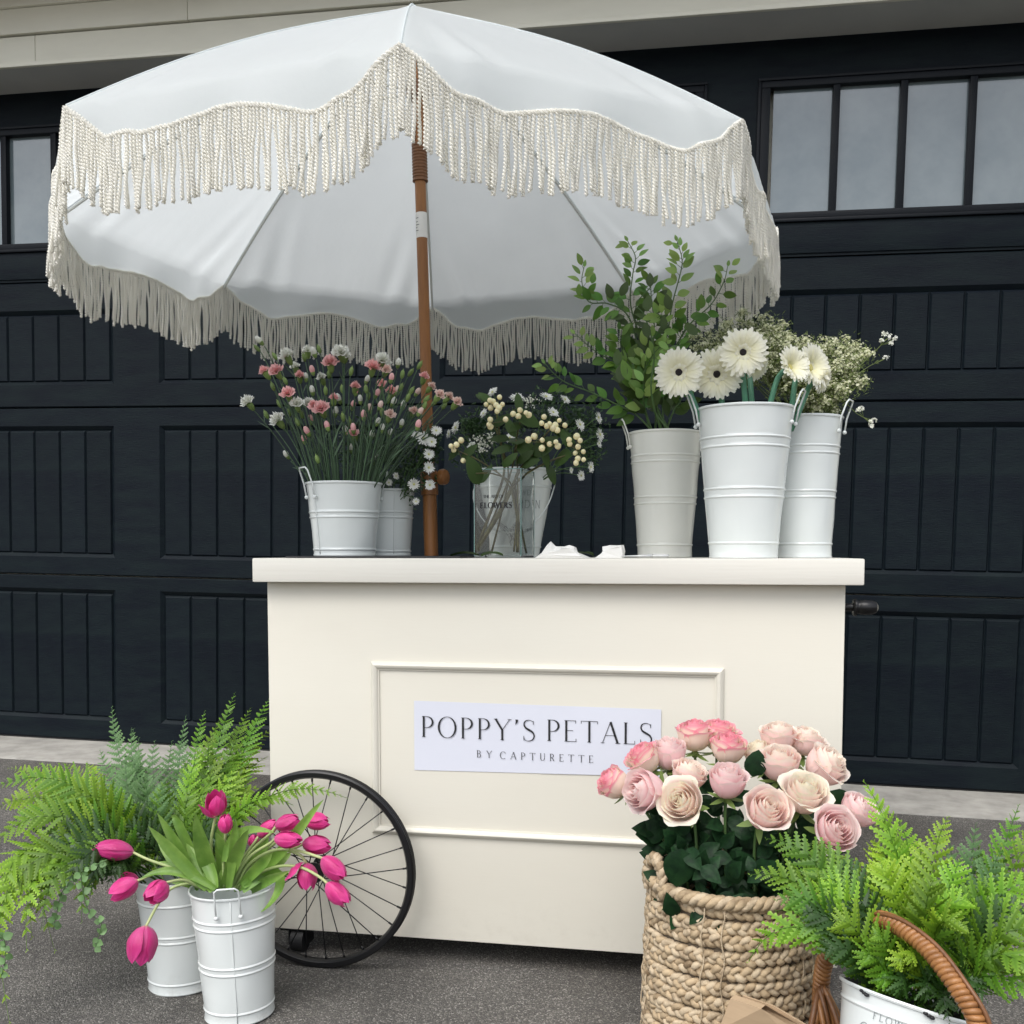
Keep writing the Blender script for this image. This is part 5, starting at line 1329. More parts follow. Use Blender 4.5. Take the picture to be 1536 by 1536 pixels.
def brad(z):
    u = z / bh
    return brt * lut(u, [0, .15, .5, .85, 1], [1.02, 1.05, 1.035, 1.0, .985]) - .006
for k in range(nrow):
    z = pit * (k + .5); R_ = brad(z); ph = rnd.uniform(0, 6); wz = rnd.uniform(0, 6)
    def path(q, z=z, R_=R_, ph=ph, wz=wz):
        a = 2 * pi * q + ph; rr = R_ + .0018 * sin(3 * a + wz)
        return V((rr * cos(a), rr * sin(a), z + .0018 * sin(2 * a + wz))), V((cos(a), sin(a), 0)), V((0, 0, 1))
    prt = None
    per = int(2 * pi * R_ / .040)
    for s, m in enumerate(strands(path, per, .0066, .0034, .0052, wob=.004, seed=k)):
        if prt is None: prt = m.build('braid_row', M['braid' if (k + s) % 2 else 'braid2'], bk)
        else: m.build('strand', M['braid2' if (k + s) % 2 else 'braid'], prt)
# rolled top edge
def path(q):
    a = 2 * pi * q; return V((brt * .985 * cos(a), brt * .985 * sin(a), bh + .004)), V((cos(a), sin(a), 0)), V((0, 0, 1))
def twist_rope(path_fn, nper, off, rr, n=3, seg=8, closed=True, sides=6):
    out = []
    for s in range(n):
        pts = []
        N_ = int(nper * seg)
        for i in range(N_ if closed else N_ + 1):
            q = i / N_; a = 2 * pi * nper * q + 2 * pi * s / n; c, o_, u_ = path_fn(q); pts.append(c + u_ * off * sin(a) + o_ * off * cos(a))
        out.append(MB().tube(pts, rr, sides, closed=closed))
    return out
pr_ = None
for m in twist_rope(path, 22, .0052, .0062, n=3):
    if pr_ is None: pr_ = m.build('rim', M['braid2'], bk)
    else: m.build('strand', M['braid'], pr_)
MB().lathe([(brt * .93, bh), (brt * .97, bh * .5), (brt * .97, .01), (0, .01)], 40).build('shade_lining', M['shade_lining'], bk, 'auto')  # added inner shell, coloured dark for the shade behind the plaits
# vertical ties that bind the plaits
for k in range(11):
    a = 2 * pi * k / 11 + .2 + .2 * sin(k * 3.)
    pts = [V(((brad(z) + .0075) * cos(a + .02 * sin(z * 90)), (brad(z) + .0075) * sin(a + .02 * sin(z * 90)), z)) for z in np.linspace(.01, bh - .005, 22)]
    MB().tube([p + V((cos(a), sin(a), 0)) * (.002 * sin(i * 1.9)) for i, p in enumerate(pts)], .0012, 5).build('tie', M['braid2'], bk)
for sx in (-1, 1):
    hA = -2.70 if sx < 0 else .35
    def hpath(q, hA=hA):
        th = pi * q; ax = V((cos(hA), sin(hA), 0)); tg = V((-sin(hA), cos(hA), 0))
        return ax * brt * .98 + tg * (.030 * cos(th)) + V((0, 0, bh - .012 + .052 * sin(th) ** .8)), ax, tg * cos(th) + V((0, 0, 1)) * sin(th)
    pr_ = None
    for m in strands(hpath, 4, .0055, .0035, .0050, closed=False, seed=40 + sx):
        if pr_ is None: pr_ = m.build('handle', M['braid'], bk)
        else: m.build('strand', M['braid2'], pr_)

# ------------------------------------------------------------------ right foreground: wicker basket, enamel bucket, kraft paper
EY = 1.33
ec = atY(1366, 1499, EY); ert = 100 * mpp(ec)
et = rad(14); ex = rad(-15); eh = .170
ebase = ec + (Matrix.Rotation(et, 4, 'Y') @ Matrix.Rotation(ex, 4, 'X')) @ V((0, 0, -eh))
eb = bucket('white enamel bucket tilted in the wicker basket, with chipped black rim and green fern', ebase, ert, ert * .66, eh, bands=(.88,), tilt=(0, et, 0), rimblack=[HD - .95, HD - .05], lip=.003)
eb.rotation_euler = (ex, et, 0)
m = MB(); T = cyl_T(ert, ert * .66, eh, eh - .030, HD - .42); text(m, 'FLOWER', .0085, lambda x, y: T(x - .026, y), thin=.06, thick=.09, width=.052); m.build('lettering', M['ink_grey'], eb, smooth=False)
m = MB(); T = cyl_T(ert, ert * .66, eh, eh - .053, HD - .42); text(m, 'GARDEN', .0150, lambda x, y: T(x - .042, y), thin=.05, thick=.07, width=.084); m.build('lettering', M['ink_grey'], eb, smooth=False)
wk_base = V((ebase.x + .02, EY + .0, 0))
wk = thing('wicker_basket', 'brown wicker basket with a tall arched handle at the lower right', 'basket', wk_base)
hpx = [(1238, 1600, 1.42), (1232, 1545, 1.42), (1231, 1490, 1.42), (1238, 1440, 1.41), (1262, 1398, 1.39), (1303, 1378, 1.35), (1345, 1388, 1.30), (1393, 1424, 1.26), (1436, 1480, 1.22), (1466, 1532, 1.20), (1480, 1600, 1.20)]
hp_ = spline([atY(x, y, Y) for x, y, Y in hpx], 8)
o0 = V(wk.location)
hloc = [p - o0 for p in hp_]
hnd = MB().tube(hloc, .0085, 12).build('handle', M['wicker_dark'], wk)
La = arclen(hloc)
def hpf(q):
    p, T_ = sample(hloc, La, La[-1] * q); s_ = T_.cross(V((0, 1, 0))).normalized(); return p, s_, s_.cross(T_)
for s, m in enumerate(twist_rope(hpf, La[-1] / .0135, .0082, .0040, n=2, seg=12, closed=False)): m.build('wrapping', M['wicker' if s else 'wicker'], hnd)
MB().tube([hpf(q)[0] + hpf(q)[1] * .0110 + V((0, -.008, 0)) for q in np.linspace(.5, .98, 40)], .0028, 6).build('cane', M['wicker_dark'], hnd)
r = random.Random(3)
for k in range(9):
    a = atY(1232 + r.uniform(-8, 8), 1478 + r.uniform(0, 12), 1.405) - o0; b = atY(1212 + k * 8.5, 1560, 1.37 + .01 * (k % 3)) - o0
    MB().tube(bez([a, (a + b) / 2 + V((0, -.01, .012)), b], 8), .0042, 6).build('splayed_cane', M['wicker' if k % 2 else 'wicker_dark'], hnd)
zr_ = (atY(1366, 1665, EY).z)
Rw = .175
for k in range(11):
    z = .008 + (zr_ - .008) * k / 10; R_ = Rw * lut(k / 10, [0, .3, 1], [.62, .80, 1.0])
    pts = [V((R_ * cos(a) * 1.0 + .002 * sin(14 * a + k * pi), R_ * .78 * sin(a), z + .004 * sin(14 * a + k * pi))) for a in np.linspace(0, 2 * pi, 85)[:-1]]
    pts = [p + V((cos(i * .0748), sin(i * .0748), 0)) * (.004 * sin(14 * i * .0748 + k * pi)) for i, p in enumerate(pts)]
    MB().tube(pts, .0070 if k < 10 else .010, 6, closed=True).build('woven_row', M['wicker' if k % 2 else 'wicker_dark'], wk)
for k in range(28):
    a = 2 * pi * k / 28
    MB().tube([V((Rw * .60 * cos(a), Rw * .47 * sin(a), 0.004)), V((Rw * .80 * cos(a), Rw * .62 * sin(a), zr_ * .35)), V((Rw * cos(a), Rw * .78 * sin(a), zr_))], .004, 5).build('stake', M['wicker_dark'], wk)
m = MB(); m.lathe([(0, .006), (Rw * .58, .006)], 30); o = m.build('bottom', M['wicker_dark'], wk); o.scale = (1, .78, 1)
# kraft paper wrap
kp = [(1096, 1497, 1.34), (1142, 1513, 1.31), (1196, 1545, 1.30), (1230, 1600, 1.30), (1060, 1600, 1.34), (1078, 1545, 1.35)]
kv = [atY(x, y, Y) for x, y, Y in kp]
kt = thing('kraft_paper', 'folded corner of brown kraft wrapping paper in front of the woven basket', 'wrapping paper', V((kv[4].x, kv[4].y, 0)))
m = MB(); o0 = V(kt.location); k0 = [p - o0 for p in kv]
bot = [V((k0[3].x, k0[3].y, .002)), V((k0[4].x, k0[4].y, .002))]
allp = k0[:4] + [bot[0], bot[1]] + k0[4:]
off = V((0, .014, 0))
m.add([p for p in allp] + [p + off + V((.006, 0, -.001)) for p in allp], [tuple(range(8)), tuple(range(15, 7, -1))] + [(0, 1, 9, 8)])
m.build('front_fold', M['kraft'], kt, smooth=False)
# the creased second layer lies just behind the front sheet
m = MB(); q2 = [p + V((.016, .020, -.004)) for p in k0[:4]] + [bot[0] + V((.02, .020, 0)), bot[1] + V((.05, .020, 0))]
m.add(q2 + [p + V((.001, .003, 0)) for p in q2], [tuple(range(6)), tuple(range(11, 5, -1))] + [(i, (i + 1) % 6, 6 + (i + 1) % 6, 6 + i) for i in range(6)])
m.build('back_fold', M['kraft'], kt, smooth=False)
# right ferns
fr = ec + V((.02, .02, -.03))
fern('bright yellow-green fern rising upright from the enamel bucket', fr, [
    ((1296, 1172), 1.46, (1352, 1300), .036, 'fern_yellow'), ((1422, 1226), 1.42, (1395, 1330), .034, 'fern_yellow'), ((1345, 1225), 1.46, (1372, 1330), .040, 'fern_yellow'),
    ((1312, 1262), 1.42, (1345, 1340), .042, 'fern_yellow'), ((1440, 1290), 1.36, (1410, 1370), .040, 'fern_yellow'), ((1380, 1260), 1.42, (1385, 1350), .042, 'fern_yellow'),
    ((1458, 1395), 1.28, (1400, 1390), .036, 'fern_yellow'), ((1455, 1350), 1.32, (1405, 1380), .038, 'fern_yellow'), ((1320, 1290), 1.36, (1350, 1370), .044, 'fern_yellow'), ((1400, 1320), 1.32, (1385, 1390), .042, 'fern_mid'),
    ((1335, 1222), 1.48, (1330, 1320), .036, 'fern_yellow')], seed=11)
fern('green fern spreading left across the side of the woven basket', fr + V((-.03, -.01, 0)), [
    ((1126, 1312), 1.36, (1240, 1350), .040, 'fern_mid'), ((1123, 1442), 1.30, (1215, 1385), .034, 'fern_yellow'), ((1150, 1258), 1.40, (1250, 1320), .040, 'fern_mid'), ((1188, 1268), 1.42, (1280, 1320), .034, 'fern_mid'),
    ((1165, 1350), 1.32, (1250, 1370), .042, 'fern_mid'), ((1250, 1290), 1.38, (1300, 1360), .042, 'fern_dark'), ((1205, 1285), 1.38, (1275, 1345), .042, 'fern_mid'), ((1180, 1400), 1.30, (1260, 1400), .038, 'fern_mid'),
    ((1240, 1290), 1.40, (1300, 1350), .038, 'fern_yellow'), ((1230, 1430), 1.28, (1290, 1430), .036, 'fern_dark'), ((1215, 1330), 1.34, (1285, 1375), .042, 'fern_yellow'), ((1290, 1440), 1.27, (1320, 1440), .036, 'fern_mid'),
    ((1270, 1330), 1.34, (1310, 1390), .042, 'fern_dark'), ((1200, 1370), 1.30, (1275, 1395), .042, 'fern_dark'), ((1310, 1400), 1.28, (1335, 1430), .036, 'fern_mid'), ((1250, 1380), 1.29, (1300, 1410), .042, 'fern_yellow')], seed=12)
fern('blue-green and dark fern filling the lower right corner of the picture', fr + V((.03, 0, 0)), [
    ((1464, 1236), 1.42, (1445, 1350), .034, 'fern_blue'), ((1500, 1280), 1.38, (1455, 1370), .040, 'fern_blue'), ((1528, 1208), 1.44, (1480, 1340), .036, 'fern_mid'), ((1560, 1240), 1.42, (1500, 1340), .040, 'fern_yellow'),
    ((1560, 1320), 1.34, (1470, 1370), .042, 'fern_yellow'), ((1570, 1400), 1.28, (1480, 1410), .044, 'fern_mid'), ((1560, 1465), 1.22, (1480, 1430), .044, 'fern_mid'), ((1555, 1500), 1.22, (1470, 1460), .040, 'fern_mid'),
    ((1368, 1447), 1.26, (1372, 1430), .030, 'fern_yellow'), ((1424, 1532), 1.24, (1410, 1480), .034, 'fern_dark'), ((1480, 1500), 1.25, (1440, 1460), .038, 'fern_dark'), ((1350, 1500), 1.28, (1360, 1460), .036, 'fern_dark'),
    ((1510, 1440), 1.26, (1450, 1440), .042, 'fern_mid'), ((1490, 1320), 1.34, (1445, 1390), .042, 'fern_mid'), ((1540, 1360), 1.32, (1470, 1400), .042, 'fern_dark'), ((1320, 1480), 1.28, (1340, 1460), .032, 'fern_mid'), ((1395, 1500), 1.28, (1390, 1470), .034, 'fern_dark')], seed=13)

# ================================================================== COUNTER FLOWERS
def fan_stem(t, head, ax, bucket_, px=None, dz=-.03, r0=.0013, r1=.0010, mt='carn_stem', sides=5, back=.05, cone=.5):
    bt, base, rt, h = bucket_
    off = V((head.x - base.x, head.y - base.y, 0)) * cone
    if off.length > rt * .8: off = off.normalized() * rt * .8
    q = V(bt.location) + off + V((0, 0, h + dz))
    pts = bez([q, q + (head - q) * .45 + V((0, 0, .03)), head - ax * back, head], 12)
    stem_part(t, pts, r0, r1, mt, sides=sides)
    return pts
# --- carnations
def ruffle(R_, layers, mt, seed):
    r = random.Random(seed); m = MB()
    for l in range(layers):
        n = 26; rr = R_ * (1 - .19 * l); z0 = .13 * R_ * l; ph = r.uniform(0, 6); vs = [V((0, 0, -.35 * R_))]; ts = [0]
        for j, q in enumerate((.35, .7, 1.0)):
            for i in range(n):
                a = 2 * pi * i / n
                k = rr * q * (1 + .10 * sin(5 * a + ph) * q + .07 * (i % 2) * (q == 1))
                z = z0 + (.55 - .40 * (1 - l / layers)) * R_ * q * q + .16 * R_ * sin(5 * a + ph + l) * q + .10 * R_ * sin(9 * a + ph * 2) * q
                vs.append(V((k * cos(a), k * sin(a), z))); ts.append(q)
        fs = [(0, 1 + i, 1 + (i + 1) % n) for i in range(n)]
        for j in range(2): fs += [(1 + j * n + i, 1 + (j + 1) * n + i, 1 + (j + 1) * n + (i + 1) % n, 1 + j * n + (i + 1) % n) for i in range(n)]
        m.add(vs, fs, ts)
    return m.mesh('bloom', M[mt], True)
def calyx_mesh(R_, L_):
    return MB().lathe([(0, -L_), (R_ * .45, -L_ * .96), (R_ * .85, -L_ * .6), (R_, -L_ * .2), (R_ * .9, 0), (R_ * .4, .002)], 10, t=.6).mesh('calyx', M['calyx'], True)
def budtip(R_, L_, mt):
    m = MB(); m.ball(V((0, 0, L_ * .2)), R_, R_, L_ * .62, seg=10, rings=7, t=lambda q: q)
    # folded petal edges
    for k in range(3):
        m.tube([V((R_ * .95 * cos(k * 2.1 + q * 1.5) * (1 - q * .6), R_ * .95 * sin(k * 2.1 + q * 1.5) * (1 - q * .6), L_ * (.1 + .68 * q))) for q in np.linspace(0, 1, 6)], R_ * .14, 4, t=1.0)
    return m.mesh('bloom', M[mt], True)
CR = {}
for mt in ('carn_pink', 'carn_pale', 'carn_white'):
    CR[mt, 'open'] = [ruffle(.0125, 4, mt, s) for s in (1, 2)]
    CR[mt, 'half'] = [ruffle(.0085, 5, mt, s) for s in (3, 4)]
    CR[mt, 'bud'] = [budtip(.0058, .015, mt)]
CM = {'open': calyx_mesh(.0054, .014), 'half': calyx_mesh(.0050, .0125), 'bud': calyx_mesh(.0049, .010)}
def cp4(x, y): return (340 + x / 4.042, 480 + y / 4.042)
def side_word(x, lo, hi):
    return ['far left', 'left', 'middle', 'right', 'far right'][max(0, min(4, int((x - lo) / (hi - lo) * 5)))]
def height_word(y, lo, hi):
    return ['top', 'upper part', 'middle height', 'lower part'][max(0, min(3, int((y - lo) / (hi - lo) * 4)))]
STG = {'open': 'fully open', 'half': 'half open', 'bud': 'closed bud of a'}
COLN = {'carn_pink': 'pink', 'carn_pale': 'pale pink', 'carn_white': 'white'}
def carnation(x, y, mt, stage, Y=None, leafy=True):
    px, py = cp4(x, y)
    Y = Y if Y is not None else 2.02 + rnd.uniform(-.07, .07)
    p = atY(px, py, Y); cx_ = b_carn[1].x
    lean = (px - 520) / 150
    ax = wdir(lean * .6 + rnd.uniform(-.3, .3), -1 + rnd.uniform(-.1, .3), rnd.uniform(.35, .95) if stage != 'bud' else rnd.uniform(0, .5))
    lb = '%s carnation%s, %s of the left bouquet, %s' % (('closed ' if stage == 'bud' else ('half open ' if stage == 'half' else 'fully open ')) + COLN[mt], ' bud' if stage == 'bud' else '', side_word(px, 360, 690), height_word(py, 500, 670))
    t = thing('carnation', lb, 'carnation', p, group='carnations in the short white bucket')
    Mx = Matrix.Translation(p) @ rotz_to(ax, rnd.uniform(0, 6)) @ Matrix.Scale(rnd.uniform(.85, 1.05) if stage == 'bud' else rnd.uniform(1.2, 1.5), 4)
    inst('bloom', rnd.choice(CR[mt, stage]), t, rel(Mx, t)); inst('calyx', CM[stage], t, rel(Mx @ Matrix.Translation((0, 0, -.001)), t))
    pts = fan_stem(t, p - ax * .014, ax, b_carn, r0=.0014, r1=.0011, back=.02, cone=.45)
    for k in range(2):
        i = rnd.randrange(3, 11); a = pts[i]; d = (pts[i + 1] - pts[i]).normalized()
        dd = (d + wdir(rnd.choice((-1, 1)) * rnd.uniform(.2, .6), 0, rnd.uniform(-.5, .5)) * .55).normalized()
        Lb = rnd.uniform(.022, .05)
        inst('leaf', leaf_mesh(.035, .0028, 'carn_stem', curl=.15), t, rel(Matrix.Translation(a) @ leaf_rot(dd, wdir(0, -.3, 1)) @ Matrix.Scale(Lb / .035, 4), t))
for x, y in [(628, 262), (372, 448), (575, 540), (885, 288), (302, 312)]: carnation(x, y, 'carn_pink', 'open', Y=1.96)
for x, y in [(230, 312), (442, 338), (650, 475), (780, 405), (528, 520), (940, 388), (1198, 345), (1000, 432), (770, 690)]: carnation(x, y, 'carn_pink', 'half')
for x, y in [(520, 308), (765, 520), (908, 450), (998, 355), (510, 608), (610, 645), (490, 678), (470, 728), (832, 582), (768, 660), (783, 436), (1160, 640)]: carnation(x, y, 'carn_pink', 'bud')
for x, y in [(1240, 405), (1290, 455), (1135, 555), (965, 300), (990, 575)]: carnation(x, y, 'carn_pale', 'half')
for x, y in [(1345, 465), (1395, 500)]: carnation(x, y, 'carn_pale', 'half', Y=2.06)
for x, y in [(1155, 440), (1035, 430), (870, 540), (930, 520), (1170, 560)]: carnation(x, y, 'carn_pale', 'bud')
for x, y in [(365, 218), (690, 198), (945, 245), (130, 500), (310, 608), (428, 510)]: carnation(x, y, 'carn_white', 'open', Y=1.97)
for x, y in [(490, 185), (575, 350), (415, 285), (720, 215), (500, 500)]: carnation(x, y, 'carn_white', 'half')
for x, y in [(200, 128), (530, 198), (1040, 265), (480, 350), (660, 560), (810, 485), (365, 820), (915, 620), (1010, 500), (1070, 520), (850, 365), (905, 850), (755, 780), (520, 430), (945, 660), (1060, 630), (880, 700), (720, 670), (990, 690), (680, 480)]: carnation(x, y, 'carn_white', 'bud', Y=2.04 + rnd.uniform(-.03, .05))
gb = MB().ball(V((0, 0, 0)), .0046, .0046, .0095, seg=9, rings=6, t=lambda q: q).tube([V((0, 0, .008)), V((0, 0, .0115))], .0012, 4).mesh('bud', M['calyx'], True)
for x, y in [(292, 220), (280, 405), (755, 312), (240, 575), (455, 572), (1065, 330), (1170, 275), (1115, 320), (550, 845), (705, 590), (745, 620), (320, 510), (560, 178), (845, 420), (1055, 410), (470, 228), (185, 172), (355, 370), (620, 330), (1100, 470), (1210, 480), (600, 430), (380, 560), (980, 480), (860, 460), (700, 420), (430, 620), (1120, 430), (1200, 520), (1260, 500), (1320, 520), (940, 560)]:
    px, py = cp4(x, y); p = atY(px, py, 2.02 + rnd.uniform(-.07, .08)); ax = wdir((px - 520) / 200 + rnd.uniform(-.3, .3), -1, rnd.uniform(-.2, .3))
    t = thing('carnation_bud', 'green carnation bud, %s of the left bouquet, %s' % (side_word(px, 360, 690), height_word(py, 500, 670)), 'flower bud', p, group='green buds among the carnations')
    inst('bud', gb, t, rel(Matrix.Translation(p) @ rotz_to(ax), t)); fan_stem(t, p - ax * .008, ax, b_carn, back=.02, cone=.45)
# --- daisies
def daisy_mesh(R_, seed, n=18):
    r = random.Random(seed); m = MB()
    for l, (rr, up_) in enumerate(((1, .05), (.78, .28))):
        for k in range(n):
            a = 2 * pi * (k + .5 * l + r.uniform(-.25, .25)) / n; ln = R_ * rr * r.uniform(.85, 1.15); w_ = R_ * .115
            d = V((cos(a), sin(a), 0)); s = V((-sin(a), cos(a), 0)); z = r.uniform(-.12, .12)
            pts = [d * ln * q + V((0, 0, ln * (up_ * q + z * q * q))) for q in (.12, .55, .88, 1.0)]
            vs = []
            for p, ww in zip(pts, (.5, 1, .8, .2)): vs += [p - s * w_ * ww, p + s * w_ * ww + V((0, 0, .0004))]
            m.add(vs, [(0, 1, 3, 2), (2, 3, 5, 4), (4, 5, 7, 6)], [.1, .1, .5, .5, .9, .9, 1, 1])
    return m.mesh('petals', M['daisy'], False)
DM = [daisy_mesh(.0130, s) for s in (1, 2, 3)]
DE = MB().ball(V((0, 0, .0012)), .0026, .0026, .0016, seg=10, rings=5).mesh('centre', M['daisy_eye'], True)
def daisy(px, py, Y, bk_, where, s=1.0, face=None):
    p = atY(px, py, Y); bx_ = b_dais[1] if bk_ is b_dais else bk_[1]
    ax = face or wdir((px - (620 if bk_ is b_dais else 790)) / 90 + rnd.uniform(-.25, .25), (py - 690) / 140 + rnd.uniform(-.25, .2), .75)
    t = thing('daisy', 'white daisy ' + where, 'daisy', p, group='white daisies on the counter')
    Mx = Matrix.Translation(p) @ rotz_to(ax, rnd.uniform(0, 6)) @ Matrix.Scale(s, 4)
    inst('petals', rnd.choice(DM), t, rel(Mx, t)); inst('centre', DE, t, rel(Mx, t))
    fan_stem(t, p - ax * .001, ax, bk_, r0=.0010, r1=.0008, mt='stem_green', back=.015, cone=.5)
for k, (x, y, s, w_) in enumerate([(1195, 720, 1.15, 'largest of the left cluster, beside the umbrella pole'), (1243, 740, .9, 'overlapping the largest daisy beside the umbrella pole'), (1270, 672, .9, 'highest, in front of the umbrella pole'), (1225, 815, .95, 'below the largest one, left of the pole knob'),
        (1225, 895, .98, 'directly left of the pole knob'), (1135, 995, .98, 'hanging over the rim of the back left bucket'), (1232, 1000, .88, 'hanging below the pole knob'), (1148, 1100, .6, 'small, drooping beside the back left bucket'), (1028, 945, .6, 'small and curled above the back left bucket'), (985, 985, .6, 'small, at the rim of the back left bucket'), (725, 672, .55, 'small, half hidden inside the left bouquet'), (1150, 700, .8, 'at the upper left of the cluster by the pole'), (960, 655, .5, 'tiny, behind the carnation stems')]):
    daisy(*cp4(x, y), 2.06, b_dais, w_, s)
def cp5(x, y): return (640 + x / 4.8, 540 + y / 4.8)
for k, (x, y, s, w_) in enumerate([(475, 232, .95, 'at the top left behind the cream berries'), (645, 270, 1.15, 'behind the round leaf at the top of the middle bouquet'), (860, 265, 1.1, 'highest full daisy of the middle bouquet'), (995, 285, .95, 'at the top right of the middle bouquet, seen edge on'),
        (910, 378, 1.0, 'in the middle of the middle bouquet above the berries'), (1235, 415, .98, 'highest at the right edge of the middle bouquet'), (1102, 466, 1.05, 'right of the berry clusters, large'), (1245, 537, 1.1, 'with a yellow centre at the right edge of the middle bouquet'),
        (210, 488, 1.1, 'large, at the left edge of the middle bouquet'), (160, 532, .75, 'small, at the far left of the middle bouquet'), (410, 385, .8, 'left of the upper berry cluster'), (322, 628, .95, 'low at the left of the middle bouquet'), (600, 560, .9, 'narrow, behind the middle stems'),
        (1240, 602, .7, 'tucked under the right edge daisy'), (1180, 770, .9, 'low at the right, beside the bucket rim'), (1110, 832, .85, 'lowest, hanging at the right of the printed bucket'), (1040, 792, .5, 'tiny, beside the lowest berries')]):
    daisy(*cp5(x, y), 2.10 + rnd.uniform(-.02, .03), b_prnt, w_, s)
def foliage_mass(label, blobs, n, seed, mt='foliage', size=.011, wd=.0045):
    r = random.Random(seed); m = MB()
    for (px, py, Y, rx, ry, rz_) in blobs:
        c = atY(px, py, Y); s = mpp(c)
        for k in range(n):
            q = V((r.gauss(0, .5), r.gauss(0, .5), r.gauss(0, .5)))
            if q.length > 1.1: continue
            p = c + V((q.x * rx * s, q.y * rz_, q.z * ry * s))
            d = V((r.uniform(-1, 1), r.uniform(-1, 1), r.uniform(-.4, 1))).normalized(); sd_ = d.orthogonal().normalized(); sd_ = Quaternion(d, r.uniform(0, 6)) @ sd_
            L_ = size * r.uniform(.6, 1.3); t0 = r.random()
            m.add([p, p + d * L_ * .5 + sd_ * wd * .5, p + d * L_, p + d * L_ * .5 - sd_ * wd * .5], [(0, 1, 2, 3)], [t0 * .5, t0, t0, t0])
    o = m.build('foliage', M[mt], None, smooth=False)
    return tag(o, label, 'foliage', kind='stuff')
foliage_mass('small dark leaves around the daisies in the back left bucket', [(*cp4(1130, 900), 2.10, 36, 55, .04), (*cp4(1030, 900), 2.12, 36, 45, .04), (*cp4(1180, 800), 2.12, 26, 44, .03), (*cp4(760, 800), 2.12, 50, 55, .04), (*cp4(900, 780), 2.13, 50, 60, .04), (*cp4(1240, 760), 2.12, 14, 30, .02)], 520, 3)
foliage_mass('small feathery green leaves between the daisies of the middle bouquet', [(*cp5(1180, 520), 2.17, 30, 50, .03), (*cp5(1080, 440), 2.17, 32, 36, .03), (*cp5(950, 380), 2.17, 40, 32, .03), (*cp5(800, 380), 2.17, 44, 40, .03), (*cp5(450, 500), 2.17, 44, 50, .03), (*cp5(340, 560), 2.17, 36, 40, .03), (*cp5(420, 690), 2.17, 60, 40, .03), (*cp5(330, 480), 2.17, 20, 18, .02), (*cp5(700, 560), 2.18, 60, 60, .03), (*cp5(1150, 660), 2.17, 28, 34, .02)], 330, 4)
fm = foliage_mass('tiny white filler florets in the middle bouquet', [(*cp5(370, 580), 2.09, 14, 12, .01), (*cp5(470, 565), 2.09, 14, 10, .01), (*cp5(750, 300), 2.12, 16, 10, .01), (*cp5(400, 630), 2.09, 12, 12, .01)], 60, 8, mt='carn_white', size=.005, wd=.005)
# --- berry stems in the glass vase
vz0 = vase.location.z
CLU = [
 ('with the top left cluster of nine cream berries', [(455, 290), (525, 268), (428, 320), (460, 345), (500, 325), (545, 320), (508, 368), (478, 300), (520, 345)], (560, 800), (350, 1375), [(430, 270), (400, 260)]),
 ('with four berries below the top left cluster', [(458, 430), (460, 480), (568, 428), (450, 465)], (590, 820), (470, 1380), [(540, 430)]),
 ('with five cream berries at the top middle under the round leaf', [(622, 388), (672, 362), (660, 405), (715, 380), (735, 395)], (610, 800), (370, 1378), [(660, 300), (740, 420), (650, 470)]),
 ('with the wide cluster of cream berries right of centre', [(885, 458), (865, 475), (925, 470), (955, 435), (940, 505), (995, 470), (910, 490), (845, 410), (828, 455)], (650, 840), (350, 1385), [(1010, 540), (960, 520)]),
 ('with the lower middle cluster of loose cream berries', [(775, 550), (732, 575), (832, 577), (885, 605), (930, 590), (830, 635), (945, 620)], (640, 850), (655, 1385), [(720, 640), (860, 700)]),
 ('with the berry cluster hanging at the right of the bouquet', [(1080, 550), (1030, 605), (1025, 575), (1090, 625), (1105, 580), (1128, 660), (1088, 710), (1130, 717), (1075, 742), (1070, 670)], (660, 870), (350, 1390), [(960, 700), (1000, 560), (900, 820)]),
 ('with five cream berries low at the left of the bouquet', [(248, 578), (215, 610), (175, 620), (195, 648), (263, 725)], (580, 880), (710, 1392), [(300, 660), (180, 680)]),
 ('ending in dark leaves above the vase', [], (655, 800), (630, 1380), [(640, 560), (540, 640), (600, 480), (520, 560)]),
 ('ending in broad leaves over the vase rim', [], (600, 880), (660, 1240), [(350, 800), (420, 820), (590, 720), (740, 740), (840, 620), (700, 700)])]
berryM = [MB().ball(V((0, 0, 0)), .0058 * s, .0058 * s, .0062 * s, seg=12, rings=8, t=lambda q: q).mesh('berry', M['berry'], True) for s in (.9, 1.05)]
